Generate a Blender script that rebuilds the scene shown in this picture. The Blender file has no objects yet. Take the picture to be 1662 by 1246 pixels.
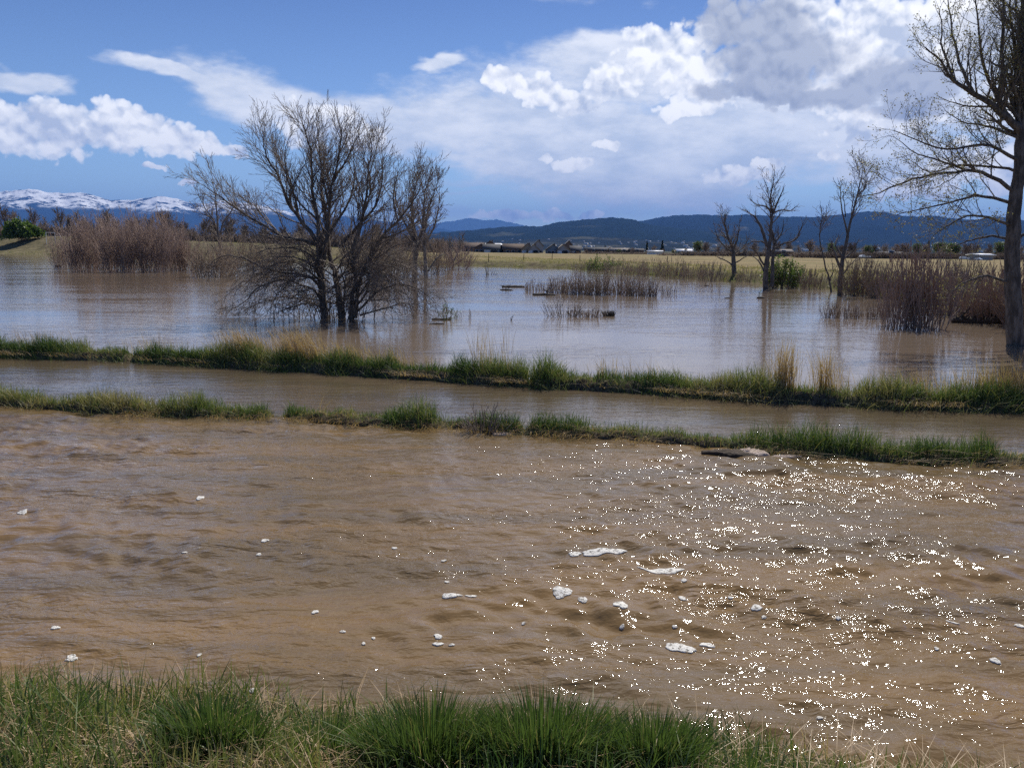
import bpy, math, random
import numpy as np
from mathutils import Matrix, Vector

# ------------------------------------------------------------------ camera
C = bpy.context.scene
COL = C.collection
W0, H0, F0 = 1662.0, 1246.0, 1360.0
CAMH = 2.4
PITCH = math.radians(9.09)
ROLL = math.radians(0.5)
SUN_EL, SUN_AZ = math.radians(48), math.radians(23)     # azimuth measured to the right of +Y

_cp, _sp, _cr, _sr = math.cos(PITCH), math.sin(PITCH), math.cos(ROLL), math.sin(ROLL)
FWD = (0.0, _cp, -_sp)
RGT = (_cr, _sr * _sp, _sr * _cp)
UPV = (-_sr, _cr * _sp, _cr * _cp)


def ray(px, py):
    a, b = (px - W0 / 2) / F0, -(py - H0 / 2) / F0
    return tuple(FWD[i] + RGT[i] * a + UPV[i] * b for i in range(3))


def G(px, py, z=0.0):
    """where the line of sight through a photo point meets the level z"""
    d = ray(px, py)
    t = (z - CAMH) / d[2]
    return (d[0] * t, d[1] * t, z)


def D(px, py, Y):
    d = ray(px, py)
    t = Y / d[1]
    return (d[0] * t, Y, CAMH + d[2] * t)


def azel(px, py):
    d = ray(px, py)
    return math.atan2(d[0], d[1]), math.atan2(d[2], math.hypot(d[0], d[1]))


cam = bpy.data.cameras.new('camera')
cam.sensor_fit = 'HORIZONTAL'
cam.sensor_width = 36
cam.lens = 36 * F0 / W0
cam.clip_start, cam.clip_end = 0.05, 120000
camo = bpy.data.objects.new('camera', cam)
COL.objects.link(camo)
camo.matrix_world = Matrix(((RGT[0], UPV[0], -FWD[0], 0), (RGT[1], UPV[1], -FWD[1], 0),
                            (RGT[2], UPV[2], -FWD[2], CAMH), (0, 0, 0, 1)))
C.camera = camo
C.render.engine = 'CYCLES'
C.render.resolution_x, C.render.resolution_y = 1024, 767
cy = C.cycles
cy.use_denoising = False
cy.denoising_input_passes = 'RGB_ALBEDO_NORMAL'
cy.use_adaptive_sampling = False
cy.max_bounces, cy.diffuse_bounces, cy.glossy_bounces = 6, 2, 2
cy.transmission_bounces, cy.volume_bounces, cy.transparent_max_bounces = 2, 0, 6
cy.sample_clamp_indirect = 4
cy.sample_clamp_direct = 0
cy.caustics_reflective = cy.caustics_refractive = False
C.view_settings.view_transform = 'Standard'
C.view_settings.look = 'None'
C.view_settings.exposure = 0.42
C.view_settings.gamma = 1


# ------------------------------------------------------------------ node helper
class NT:
    def __init__(s, tree):
        s.t = tree
        s.n = tree.nodes
        s.l = tree.links

    def node(s, kind, **props):
        nd = s.n.new(kind)
        for k, v in props.items():
            setattr(nd, k, v)
        return nd

    def put(s, sock, v):
        if isinstance(v, bpy.types.NodeSocket):
            s.l.new(v, sock)
        elif v is not None:
            sock.default_value = v

    def m(s, op, a, b=None, c=None, clamp=False):
        nd = s.node('ShaderNodeMath', operation=op, use_clamp=clamp)
        s.put(nd.inputs[0], a)
        if b is not None: s.put(nd.inputs[1], b)
        if c is not None: s.put(nd.inputs[2], c)
        return nd.outputs[0]

    def vm(s, op, a, b=None, out=0):
        nd = s.node('ShaderNodeVectorMath', operation=op)
        s.put(nd.inputs[0], a)
        if b is not None:
            s.put(nd.inputs['Scale'] if op == 'SCALE' else nd.inputs[1], b)
        return nd.outputs[out]

    def noise(s, v, scale, detail=4, rough=0.55, dist=0.0, out=0, lac=2.0):
        nd = s.node('ShaderNodeTexNoise')
        s.put(nd.inputs['Vector'], v)
        nd.inputs['Scale'].default_value = scale
        nd.inputs['Detail'].default_value = detail
        nd.inputs['Roughness'].default_value = rough
        nd.inputs['Lacunarity'].default_value = lac
        nd.inputs['Distortion'].default_value = dist
        return nd.outputs[out]

    def mapr(s, v, a, b, c=0.0, d=1.0, smooth=True):
        nd = s.node('ShaderNodeMapRange', interpolation_type='SMOOTHSTEP' if smooth else 'LINEAR')
        s.put(nd.inputs[0], v)
        for i, x in enumerate((a, b, c, d)):
            s.put(nd.inputs[i + 1], x)
        return nd.outputs[0]

    def mix(s, f, a, b, blend='MIX'):
        nd = s.node('ShaderNodeMix', data_type='RGBA', blend_type=blend)
        s.put(nd.inputs[0], f)
        for i, x in ((6, a), (7, b)):
            if isinstance(x, tuple) and len(x) == 3: x = x + (1,)
            s.put(nd.inputs[i], x)
        return nd.outputs[2]

    def xform(s, v, loc=(0, 0, 0), rot=(0, 0, 0), sc=(1, 1, 1), kind='POINT'):
        nd = s.node('ShaderNodeMapping', vector_type=kind)
        s.put(nd.inputs['Vector'], v)
        nd.inputs['Location'].default_value = loc
        nd.inputs['Rotation'].default_value = rot
        nd.inputs['Scale'].default_value = sc
        return nd.outputs[0]


# ------------------------------------------------------------------ sky
world = bpy.data.worlds.new('World')
C.world = world
world.use_nodes = True
w = NT(world.node_tree)
w.n.clear()
sky = w.node('ShaderNodeTexSky', sky_type='NISHITA')
sky.sun_disc = False
sky.sun_elevation = SUN_EL
sky.sun_rotation = SUN_AZ
sky.altitude = 1200
sky.air_density = 1.0
sky.dust_density = 0.3
sky.ozone_density = 2.5
SKY_K = 0.1
tc = w.node('ShaderNodeTexCoord')
sep = w.node('ShaderNodeSeparateXYZ')
w.l.new(tc.outputs['Generated'], sep.inputs[0])
az = w.m('ARCTAN2', sep.outputs[0], sep.outputs[1])
el = w.m('ARCSINE', sep.outputs[2])
comb = w.node('ShaderNodeCombineXYZ')
w.l.new(az, comb.inputs[0]); w.l.new(el, comb.inputs[1])
V = comb.outputs[0]


def centred(sock, amt):
    return w.vm('SCALE', w.vm('SUBTRACT', sock, (0.5, 0.5, 0.5)), amt)


V1 = w.vm('ADD', V, centred(w.noise(V, 26, 4, 0.6, out=1), 0.034))      # for heaped cloud
V2 = w.vm('ADD', V, centred(w.noise(w.xform(V, sc=(1, 2.2, 1)), 8, 4, 0.55, out=1), 0.075))   # for veils


def blobs(vec, lst):
    out = None
    for b in lst:
        px, py, rx, ry = b[:4]
        rot = math.radians(b[4]) if len(b) > 4 else 0
        a0, e0 = azel(px, py)
        src = vec
        if out is not None:      # a vanishing share of the last value keeps the node evaluation in sequence
            nd = w.node('ShaderNodeVectorMath', operation='MULTIPLY_ADD')
            w.l.new(out, nd.inputs[0]); nd.inputs[1].default_value = (1e-7, 1e-7, 0); w.l.new(vec, nd.inputs[2])
            src = nd.outputs[0]
        q = w.xform(src, loc=(a0, e0, 0), rot=(0, 0, rot), sc=(rx / F0, ry / F0, 1), kind='TEXTURE')
        v = w.m('SUBTRACT', 1.0, w.vm('LENGTH', q, out=1))
        out = v if out is None else w.m('MAXIMUM', out, v)
    return out


PUFF = [(10, 208, 85, 56), (95, 206, 85, 54), (185, 210, 80, 54), (255, 222, 75, 42), (318, 236, 72, 28), (375, 243, 40, 14),
        (250, 272, 40, 11), (304, 299, 18, 7),
        (500, 205, 60, 50), (590, 218, 48, 36), (545, 190, 50, 34),
        (815, 130, 46, 30), (868, 148, 60, 34), (930, 168, 52, 28),
        (886, 256, 24, 18), (925, 265, 50, 16), (982, 232, 46, 13),
        (1070, 85, 100, 52), (1000, 130, 80, 40), (1130, 130, 110, 60), (1215, 100, 90, 55), (1180, 45, 90, 50), (1110, 180, 70, 22),
        (1300, 50, 160, 100), (1400, 110, 170, 95), (1440, 40, 120, 60), (1260, 120, 130, 75), (1360, 150, 150, 50), (1470, 140, 110, 60),
        (1205, 283, 66, 22), (1250, 268, 34, 16), (1345, 248, 16, 14),
        (1560, 262, 75, 42), (1500, 300, 80, 30), (1640, 270, 60, 50), (1450, 190, 90, 34), (1400, 215, 60, 30),
        (820, 352, 80, 14), (900, 352, 60, 12), (955, 350, 38, 10), (750, 362, 45, 8),
        (1520, 100, 80, 100), (1600, 20, 120, 80), (1700, 150, 120, 60)]
VEIL = [(300, 130, 110, 20, -8), (460, 160, 190, 46, -10), (600, 195, 170, 52, -12), (790, 190, 200, 85), (950, 230, 260, 100),
        (1150, 230, 260, 100), (1380, 200, 190, 85), (1060, 290, 230, 70), (1450, 260, 120, 60), (1000, 110, 160, 60),
        (715, 97, 50, 14), (40, 127, 62, 20), (1560, 120, 200, 120),
        (1300, -260, 620, 150, 8), (500, -420, 500, 110, -6), (1500, -520, 600, 190), (100, -250, 300, 50), (900, -800, 900, 200)]
STREAK = [(765, 271, 85, 5), (775, 300, 100, 9), (740, 322, 60, 6), (1000, 318, 260, 40), (700, 350, 120, 12)]
DARK = [(1230, 45, 100, 60), (1290, 95, 115, 55), (1260, 130, 80, 40), (1430, 138, 130, 36), (1350, 160, 120, 26), (1500, 152, 110, 28),
        (1150, 5, 90, 40), (1480, 170, 90, 24), (1640, 60, 80, 60), (1180, 150, 70, 18)]


def vor(v, scale, det=1.0):
    nd = w.node('ShaderNodeTexVoronoi', feature='F1')
    w.put(nd.inputs['Vector'], v)
    nd.inputs['Scale'].default_value = scale
    nd.inputs['Detail'].default_value = det
    nd.inputs['Roughness'].default_value = 0.55
    return nd.outputs['Distance']


def heap(v):
    """cauliflower relief: rounded knobs on a cloudy noise"""
    a = w.m('MULTIPLY', w.m('SUBTRACT', w.noise(v, 26, 5, 0.58), 0.5), 1.0)
    b = w.m('MULTIPLY', w.m('SUBTRACT', 0.42, vor(v, 48)), 0.55)
    return w.m('ADD', a, b)


Vh = w.vm('ADD', V, centred(w.noise(V, 60, 2, 0.6, out=1), 0.012))
h0 = heap(Vh)
h1 = heap(w.vm('ADD', Vh, (0.0025, 0.0075, 0)))
g0 = w.noise(V, 11, 3, 0.5)
g1 = w.noise(w.vm('ADD', V, (0.008, 0.024, 0)), 11, 3, 0.5)
mp = blobs(V1, PUFF)
field_p = w.m('ADD', mp, w.m('MULTIPLY', h0, 0.75))
dens_p = w.mapr(field_p, 0.10, 0.24)
soft_p = w.mapr(field_p, 0.0, 0.5)
vfine = w.noise(w.xform(V, rot=(0, 0, 0.25), sc=(1, 2.4, 1)), 12, 6, 0.6)
mv = blobs(V2, VEIL)
dens_v = w.mapr(w.m('ADD', mv, w.m('MULTIPLY', w.m('SUBTRACT', vfine, 0.5), 0.9)), -0.05, 0.45)
ms = blobs(V2, STREAK)
dens_s = w.mapr(w.m('ADD', ms, w.m('MULTIPLY', w.m('SUBTRACT', vfine, 0.5), 0.8)), 0.0, 0.7)
md = blobs(V1, DARK)
dens_d = w.mapr(w.m('ADD', md, w.m('MULTIPLY', w.m('SUBTRACT', w.noise(V, 8, 5, 0.55), 0.5), 1.3)), -0.05, 0.5)
sh = w.m('ADD', w.m('MULTIPLY', w.m('SUBTRACT', h1, h0), 1.0), w.m('MULTIPLY', w.m('SUBTRACT', g1, g0), 1.6))
relief = w.mapr(sh, -0.16, 0.40, smooth=False)          # 0 lit side, 1 shaded side


def k(c): return tuple(x / SKY_K for x in c)


grad = w.mapr(el, 0.0, 0.30, smooth=False)
skyc = w.mix(1.0, sky.outputs[0], w.mix(grad, (0.92, 0.98, 1.04), (0.42, 0.48, 0.65)), 'MULTIPLY')
veil_c = w.mix(w.mapr(vfine, 0.3, 0.7), k((0.55, 0.61, 0.71)), k((0.88, 0.89, 0.91)))
c0 = w.mix(w.m('MULTIPLY', dens_s, 0.5), skyc, k((0.58, 0.68, 0.82)))
c1 = w.mix(w.m('MULTIPLY', dens_v, 0.88), c0, veil_c)
puff_c = w.mix(relief, k((1.0, 1.0, 1.0)), k((0.50, 0.56, 0.68)))
dark_c = w.mix(relief, k((0.40, 0.44, 0.53)), k((0.27, 0.31, 0.41)))
puff_c = w.mix(w.m('MULTIPLY', dens_d, 0.92), puff_c, dark_c)
c2 = w.mix(w.m('MULTIPLY', dens_p, w.mapr(soft_p, 0.0, 1.0, 0.55, 1.0)), c1, puff_c)
bg = w.node('ShaderNodeBackground')
w.l.new(c2, bg.inputs[0])
bg.inputs[1].default_value = SKY_K
wo = w.node('ShaderNodeOutputWorld')
w.l.new(bg.outputs[0], wo.inputs[0])

sun = bpy.data.lights.new('sun', 'SUN')
sun.energy = 4.2
sun.angle = math.radians(0.53)
sun.color = (1.0, 0.95, 0.87)
suno = bpy.data.objects.new('sun', sun)
COL.objects.link(suno)
sd = Vector((math.sin(SUN_AZ) * math.cos(SUN_EL), math.cos(SUN_AZ) * math.cos(SUN_EL), math.sin(SUN_EL)))
suno.rotation_euler = sd.to_track_quat('Z', 'Y').to_euler()


# ------------------------------------------------------------------ materials
def mat(name):
    m = bpy.data.materials.new(name)
    m.use_nodes = True
    n = NT(m.node_tree)
    p = m.node_tree.nodes['Principled BSDF']
    return m, n, p


def plain(name, col, rough=0.7, spec=0.4, var=0.25, scale=6.0, metal=0.0, bump=0.0):
    m, n, p = mat(name)
    t = n.node('ShaderNodeTexCoord').outputs['Object']
    f = n.noise(t, scale, 5, 0.6)
    dark = tuple(c * (1 - var) for c in col); light = tuple(min(1, c * (1 + var)) for c in col)
    n.put(p.inputs['Base Color'], n.mix(f, dark, light))
    p.inputs['Roughness'].default_value = rough
    p.inputs['Metallic'].default_value = metal
    p.inputs['Specular IOR Level'].default_value = spec
    if bump:
        b = n.node('ShaderNodeBump'); b.inputs['Distance'].default_value = bump
        n.put(b.inputs['Height'], f); n.put(p.inputs['Normal'], b.outputs[0])
    return m


def bark(name, a, b, scale=9.0):
    m, n, p = mat(name)
    t = n.node('ShaderNodeTexCoord').outputs['Object']
    f = n.noise(n.xform(t, sc=(1, 1, 0.3)), scale, 6, 0.7)
    f = n.mapr(f, 0.35, 0.65)
    n.put(p.inputs['Base Color'], n.mix(f, a, b))
    p.inputs['Roughness'].default_value = 0.85
    p.inputs['Specular IOR Level'].default_value = 0.25
    bm_ = n.node('ShaderNodeBump')
    bm_.inputs['Strength'].default_value = 0.6
    bm_.inputs['Distance'].default_value = 0.02
    n.put(bm_.inputs['Height'], f)
    n.put(p.inputs['Normal'], bm_.outputs[0])
    return m


def leafy(name, stops, trans=0.4, rough=0.5):
    """blades and leaves: colour by each blade's own tint, some light passes through"""
    m, n, p = mat(name)
    at = n.node('ShaderNodeAttribute', attribute_name='tint')
    rp = n.node('ShaderNodeValToRGB')
    cr = rp.color_ramp
    cr.elements[0].position, cr.elements[0].color = stops[0][0], stops[0][1] + (1,)
    cr.elements[1].position, cr.elements[1].color = stops[-1][0], stops[-1][1] + (1,)
    for s_, c_ in stops[1:-1]:
        e = cr.elements.new(s_); e.color = c_ + (1,)
    n.put(rp.inputs[0], at.outputs['Fac'])
    n.put(p.inputs['Base Color'], rp.outputs[0])
    p.inputs['Roughness'].default_value = rough
    p.inputs['Specular IOR Level'].default_value = 0.35
    tr = n.node('ShaderNodeBsdfTranslucent')
    n.put(tr.inputs[0], n.mix(1.0, rp.outputs[0], (1.0, 1.08, 0.6), 'MULTIPLY'))
    mx = n.node('ShaderNodeMixShader')
    mx.inputs[0].default_value = trans
    n.l.new(p.outputs[0], mx.inputs[1]); n.l.new(tr.outputs[0], mx.inputs[2])
    n.l.new(mx.outputs[0], m.node_tree.nodes['Material Output'].inputs[0])
    return m


def water(name, base1, base2, layers, streak=(0.5, 2.0, 1), bscale=1.2, rough=0.03, wind=None):
    """layers: (scale, detail, distance, stretch, rotation)"""
    m, n, p = mat(name)
    t = n.node('ShaderNodeNewGeometry').outputs['Position']
    f = n.noise(n.xform(t, sc=streak), bscale, 5, 0.6, 0.6)
    n.put(p.inputs['Base Color'], n.mix(n.mapr(f, 0.35, 0.68), base1, base2))
    p.inputs['Roughness'].default_value = rough
    p.inputs['IOR'].default_value = 1.333
    p.inputs['Specular IOR Level'].default_value = 0.5
    wd_ = n.mapr(n.noise(n.xform(t, sc=(0.5, 1.5, 1)), wind[0], 3, 0.6), 0.35, 0.65, wind[1], wind[2]) if wind else None
    nrm = None
    for sc, det, dist, st, rot in layers:
        b = n.node('ShaderNodeBump')
        b.inputs['Strength'].default_value = 1.0
        n.put(b.inputs['Distance'], n.m('MULTIPLY', wd_, dist) if wd_ is not None else dist)
        n.put(b.inputs['Height'], n.noise(n.xform(t, rot=(0, 0, rot), sc=st), sc, det, 0.5, 0.4))
        if nrm is not None: n.l.new(nrm, b.inputs['Normal'])
        nrm = b.outputs[0]
    n.l.new(nrm, p.inputs['Normal'])
    return m


M = {}
M['bark_dark'] = bark('bark_dark', (0.065, 0.056, 0.049), (0.2, 0.172, 0.145))
M['bark_grey'] = bark('bark_grey', (0.10, 0.086, 0.072), (0.3, 0.26, 0.21))
M['twig_grey'] = plain('twig_grey', (0.19, 0.155, 0.128), 0.8, 0.3, 0.35, 3)
M['twig_brown'] = plain('twig_brown', (0.31, 0.235, 0.17), 0.8, 0.3, 0.35, 2)
M['twig_red'] = plain('twig_red', (0.33, 0.24, 0.195), 0.75, 0.3, 0.35, 1.5)
M['twig_far'] = plain('twig_far', (0.26, 0.2, 0.15), 0.85, 0.2, 0.3, 0.5)
M['dead_wood'] = plain('dead_wood', (0.08, 0.065, 0.05), 0.85, 0.2, 0.5, 8)
M['green_leaf'] = leafy('green_leaf', [(0, (0.05, 0.085, 0.02)), (0.5, (0.10, 0.17, 0.03)), (1, (0.2, 0.26, 0.06))], 0.35)
M['conifer'] = leafy('conifer', [(0, (0.012, 0.026, 0.014)), (1, (0.03, 0.05, 0.025))], 0.1)
M['bud'] = leafy('bud', [(0, (0.2, 0.15, 0.08)), (1, (0.34, 0.32, 0.13))], 0.3)
M['grass'] = leafy('grass', [(0, (0.05, 0.095, 0.032)), (0.35, (0.125, 0.18, 0.054)), (0.6, (0.225, 0.25, 0.095)),
                             (0.8, (0.24, 0.21, 0.095)), (1, (0.42, 0.35, 0.19))], 0.35)
M['straw'] = leafy('straw', [(0, (0.38, 0.25, 0.12)), (1, (0.62, 0.45, 0.27))], 0.3)
M['foam'] = plain('foam', (0.66, 0.64, 0.59), 0.7, 0.2, 0.32, 110, bump=0.006)
_nt = NT(M['foam'].node_tree)
_f = _nt.noise(_nt.node('ShaderNodeNewGeometry').outputs['Position'], 42, 4, 0.7)
_nt.put(M['foam'].node_tree.nodes['Principled BSDF'].inputs['Alpha'], _nt.mapr(_f, 0.40, 0.50, 0.25, 1.0))
M['mud'] = plain('mud', (0.07, 0.052, 0.038), 0.85, 0.2, 0.75, 14, bump=0.06)


# ------------------------------------------------------------------ mesh helpers
def mesh_np(name, verts, quads=None, tris=None, material=None, tint=None, smooth=False, mats=None, matidx=None):
    me = bpy.data.meshes.new(name)
    verts = np.asarray(verts, dtype=np.float32).reshape(-1, 3)
    q = np.zeros((0, 4), int) if quads is None else np.asarray(quads, int).reshape(-1, 4)
    t = np.zeros((0, 3), int) if tris is None else np.asarray(tris, int).reshape(-1, 3)
    me.vertices.add(len(verts)); me.vertices.foreach_set('co', verts.ravel())
    idx = np.concatenate([q.ravel(), t.ravel()]).astype(np.int32)
    me.loops.add(len(idx)); me.loops.foreach_set('vertex_index', idx)
    st = np.concatenate([np.arange(len(q)) * 4, len(q) * 4 + np.arange(len(t)) * 3]).astype(np.int32)
    me.polygons.add(len(st)); me.polygons.foreach_set('loop_start', st)
    me.update(calc_edges=True)
    if smooth: me.polygons.foreach_set('use_smooth', np.ones(len(st), bool))
    if tint is not None:
        a = me.attributes.new('tint', 'FLOAT', 'POINT')
        a.data.foreach_set('value', np.asarray(tint, np.float32))
    for mm in (mats or [material]):
        if mm: me.materials.append(mm)
    if matidx is not None: me.polygons.foreach_set('material_index', np.asarray(matidx, np.int32))
    me.validate()
    return me


def obj(name, me, parent=None, loc=(0, 0, 0)):
    o = bpy.data.objects.new(name, me)
    COL.objects.link(o)
    o.location = loc
    if parent is not None: o.parent = parent
    return o


def tag(o, label=None, cat=None, group=None, kind=None):
    if label: o['label'] = label
    if cat: o['category'] = cat
    if group: o['group'] = group
    if kind: o['kind'] = kind
    return o


def empty(name, loc, label, cat, group=None, rz=0.0):
    o = obj(name, None, None, loc)
    o.rotation_euler = (0, 0, rz)
    o.empty_display_size = 0.2
    return tag(o, label, cat, group)


def dup(root, loc, rz=0.0, sc=1.0, label=None, group=None):
    r = root.copy(); COL.objects.link(r)
    r.location = loc; r.rotation_euler = (0, 0, rz)
    r.scale = sc if isinstance(sc, tuple) else (sc, sc, sc)
    if label: r['label'] = label
    if group: r['group'] = group
    for ch in list(root.children):
        c_ = ch.copy(); COL.objects.link(c_); c_.parent = r
    return r


def tubes(name, lines, material, k=4, cap=False, origin=(0, 0, 0)):
    """polylines with a radius per point, all of one object's branches as one mesh"""
    groups = {}
    for pts, rad in lines:
        groups.setdefault(len(pts), []).append((pts, rad))
    VV, QQ, TT, off = [], [], [], 0
    for n, lst in groups.items():
        P = np.array([a for a, _ in lst], float) - np.array(origin, float)
        R = np.array([b for _, b in lst], float)
        m_ = len(P)
        T = np.gradient(P, axis=1)
        T /= np.linalg.norm(T, axis=2, keepdims=True) + 1e-9
        ref = np.tile(np.array([0.31, 0.93, 0.17]), (m_, 1))
        u = np.cross(T[:, 0], ref); u /= np.linalg.norm(u, axis=1, keepdims=True) + 1e-9
        A = np.zeros_like(P); B = np.zeros_like(P)
        for i in range(n):
            u = u - T[:, i] * np.sum(u * T[:, i], axis=1, keepdims=True)
            u /= np.linalg.norm(u, axis=1, keepdims=True) + 1e-9
            A[:, i] = u; B[:, i] = np.cross(T[:, i], u)
        th = np.arange(k) * 2 * math.pi / k
        ring = P[:, :, None, :] + R[:, :, None, None] * (A[:, :, None, :] * np.cos(th)[None, None, :, None]
                                                       + B[:, :, None, :] * np.sin(th)[None, None, :, None])
        VV.append(ring.reshape(-1, 3))
        i0 = np.arange(m_)[:, None, None] * (n * k); j0 = np.arange(n - 1)[None, :, None] * k
        a = np.arange(k)[None, None, :]; b = (a + 1) % k
        q = np.stack([i0 + j0 + a, i0 + j0 + b, i0 + j0 + k + b, i0 + j0 + k + a], -1).reshape(-1, 4) + off
        QQ.append(q)
        if cap and k == 4:
            e = np.arange(m_) * n * k + off
            QQ.append(np.stack([e + 3, e + 2, e + 1, e], -1))
            e = e + (n - 1) * k
            QQ.append(np.stack([e, e + 1, e + 2, e + 3], -1))
        off += m_ * n * k
    return mesh_np(name, np.concatenate(VV), np.concatenate(QQ), None, material, smooth=True)


def box(cx, cy_, cz, sx, sy, sz):
    x0, x1, y0, y1, z0, z1 = cx - sx / 2, cx + sx / 2, cy_ - sy / 2, cy_ + sy / 2, cz - sz / 2, cz + sz / 2
    v = [(x0, y0, z0), (x1, y0, z0), (x1, y1, z0), (x0, y1, z0), (x0, y0, z1), (x1, y0, z1), (x1, y1, z1), (x0, y1, z1)]
    f = [(3, 2, 1, 0), (4, 5, 6, 7), (0, 1, 5, 4), (1, 2, 6, 5), (2, 3, 7, 6), (3, 0, 4, 7)]
    return v, f


def boxes(name, lst, material):
    V_, F_ = [], []
    for b in lst:
        v, f = box(*b); o_ = len(V_)
        V_ += v; F_ += [tuple(i + o_ for i in ff) for ff in f]
    return mesh_np(name, V_, F_, None, material)


def leaf_cloud(name, pts, size, material, seed=1, aspect=0.45, updir=0.3):
    """small leaf faces at given points"""
    R_ = np.random.RandomState(seed)
    P = np.asarray(pts, float); n = len(P)
    a = R_.normal(size=(n, 3)); a[:, 2] += updir; a /= np.linalg.norm(a, axis=1, keepdims=True)
    b = np.cross(a, R_.normal(size=(n, 3))); b /= np.linalg.norm(b, axis=1, keepdims=True) + 1e-9
    s = size * R_.uniform(0.6, 1.4, (n, 1))
    v = np.stack([P, P + a * s * .5 + b * s * aspect, P + a * s, P + a * s * .5 - b * s * aspect], 1).reshape(-1, 3)
    q = np.arange(n * 4).reshape(-1, 4)
    return mesh_np(name, v, q, None, material, tint=np.repeat(R_.rand(n), 4))


# ------------------------------------------------------------------ value noise
def vnoise(x, y, seed=0):
    xi, yi = np.floor(x), np.floor(y)
    xf, yf = x - xi, y - yi
    xf = xf * xf * (3 - 2 * xf); yf = yf * yf * (3 - 2 * yf)

    def h(a, b):
        s = np.sin(a * 127.1 + b * 311.7 + seed * 74.7) * 43758.5453
        return s - np.floor(s)
    return (h(xi, yi) * (1 - xf) + h(xi + 1, yi) * xf) * (1 - yf) + (h(xi, yi + 1) * (1 - xf) + h(xi + 1, yi + 1) * xf) * yf


def fbm(x, y, o=5, seed=0, ridged=False):
    s = 0; a = 0.5; x = np.asarray(x, float); y = np.asarray(y, float)
    for i in range(o):
        n_ = vnoise(x, y, seed + i)
        if ridged: n_ = 1 - np.abs(n_ * 2 - 1)
        s = s + a * n_
        x, y, a = x * 2.03 + 3.1, y * 2.03 + 1.7, a * 0.5
    return s


# ------------------------------------------------------------------ lie of the land
def curve(pts):
    g = np.array([G(*p)[:2] for p in pts])
    g = g[np.argsort(g[:, 0])]
    return lambda x: np.interp(x, g[:, 0], g[:, 1])


NEAR = curve([(-900, 1085), (-300, 1105), (0, 1122), (300, 1148), (560, 1172), (830, 1190), (1100, 1222), (1300, 1252), (1662, 1290), (2600, 1380)])
LEV1 = curve([(-1500, 600), (-400, 636), (0, 655), (200, 668), (440, 674), (640, 688), (850, 700), (1100, 714), (1300, 731), (1450, 742), (1662, 750), (2100, 775), (3500, 850)])
LEV2 = curve([(-1500, 520), (-400, 562), (0, 577), (200, 584), (430, 596), (650, 611), (850, 624), (1000, 632), (1200, 646), (1450, 659), (1662, 664), (2100, 685), (3500, 750)])
SHORE_G = np.array([G(*p)[:2] for p in [(-900, 403), (-300, 407.5), (0, 412), (110, 414), (330, 420), (560, 428), (760, 432), (920, 436), (1000, 443), (1100, 450),
                                        (1200, 457), (1340, 468), (1440, 479), (1530, 492), (1600, 512), (1662, 530), (1800, 560), (2200, 600), (3000, 650)]])
SH_AZ = np.arctan2(SHORE_G[:, 0], SHORE_G[:, 1])
SH_R = np.hypot(SHORE_G[:, 0], SHORE_G[:, 1])
_s = np.argsort(SH_AZ); SH_AZ, SH_R = SH_AZ[_s], SH_R[_s]
LAND = [(-900, 5.6), (110, 5.4), (190, 4.2), (330, 3.8), (480, 3.0), (700, 1.4), (900, 1.0), (1700, 1.0), (2600, 1.0)]
LA = np.array([azel(p, 405)[0] for p, _ in LAND]); LZ = np.array([z for _, z in LAND])
GAP2 = [(G(199, 590)[0], 0.07, .9), (G(861, 632)[0], 0.08, .6)]
GAP1 = [(G(452, 676)[0], 0.10, .95), (G(852, 702)[0], 0.06, .55), (G(722, 694)[0], 0.12, .4)]


def sstep(a, b, x):
    t = np.clip((x - a) / (b - a), 0, 1)
    return t * t * (3 - 2 * t)


def gapf(x, gaps):
    f = np.ones_like(x)
    for gx, gw, gd_ in gaps:
        f = f * (1 - gd_ * np.exp(-((x - gx) / gw) ** 2))
    return f


def ground_z(x, y):
    x = np.asarray(x, float); y = np.asarray(y, float)
    z = np.full_like(x, -0.7)
    n1 = fbm(x * 1.7, y * 1.7, 4, 3) - 0.47
    n2 = fbm(x * 7, y * 7, 3, 9) - 0.44
    # near bank
    dn = NEAR(x) + n1 * 0.5 - y
    z = np.where(dn > -0.6, np.maximum(z, -0.28 + 0.32 * sstep(-0.6, 0.05, dn) + 0.36 * sstep(0, 1.1, dn) + n2 * 0.05), z)
    # the two low levees
    for cf, hw, top, gaps, sd_ in ((LEV1, 0.27, 0.07, GAP1, 1), (LEV2, 0.38, 0.17, GAP2, 2)):
        q = np.abs(y - cf(x) - n1 * 0.25)
        g_ = gapf(x, gaps)
        ztop = (top + n2 * 0.1 + n1 * 0.06) * g_ - 0.05 * (1 - g_)
        zz = ztop - sstep(hw * 0.45, hw * 1.5, q) * 0.75
        z = np.maximum(z, np.where(q < hw * 1.6, zz, -9))
    # land beyond the flood
    r = np.hypot(x, y); a = np.arctan2(x, y)
    rs = np.interp(a, SH_AZ, SH_R) * (1 + 0.02 * (fbm(a * 40, r * 0 + 2, 3, 5) - 0.45))
    lz = np.interp(a, LA, LZ)
    e = r / rs - 1
    far = 0.75 * sstep(0, 0.035, e) + (lz - 0.75) * sstep(0.03, 0.16, e) + (fbm(x * 0.35, y * 0.35, 3, 7) - 0.45) * 0.35 * sstep(0.0, 0.05, e) * np.exp(-r / 600)
    far = far - 0.12
    z = np.where((e > 0) & (y > -5), np.maximum(z, far), z)
    z = np.where((e > -0.1) & (e <= 0) & (y > -5), np.maximum(z, -0.12 + 5 * e), z)
    return z


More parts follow.
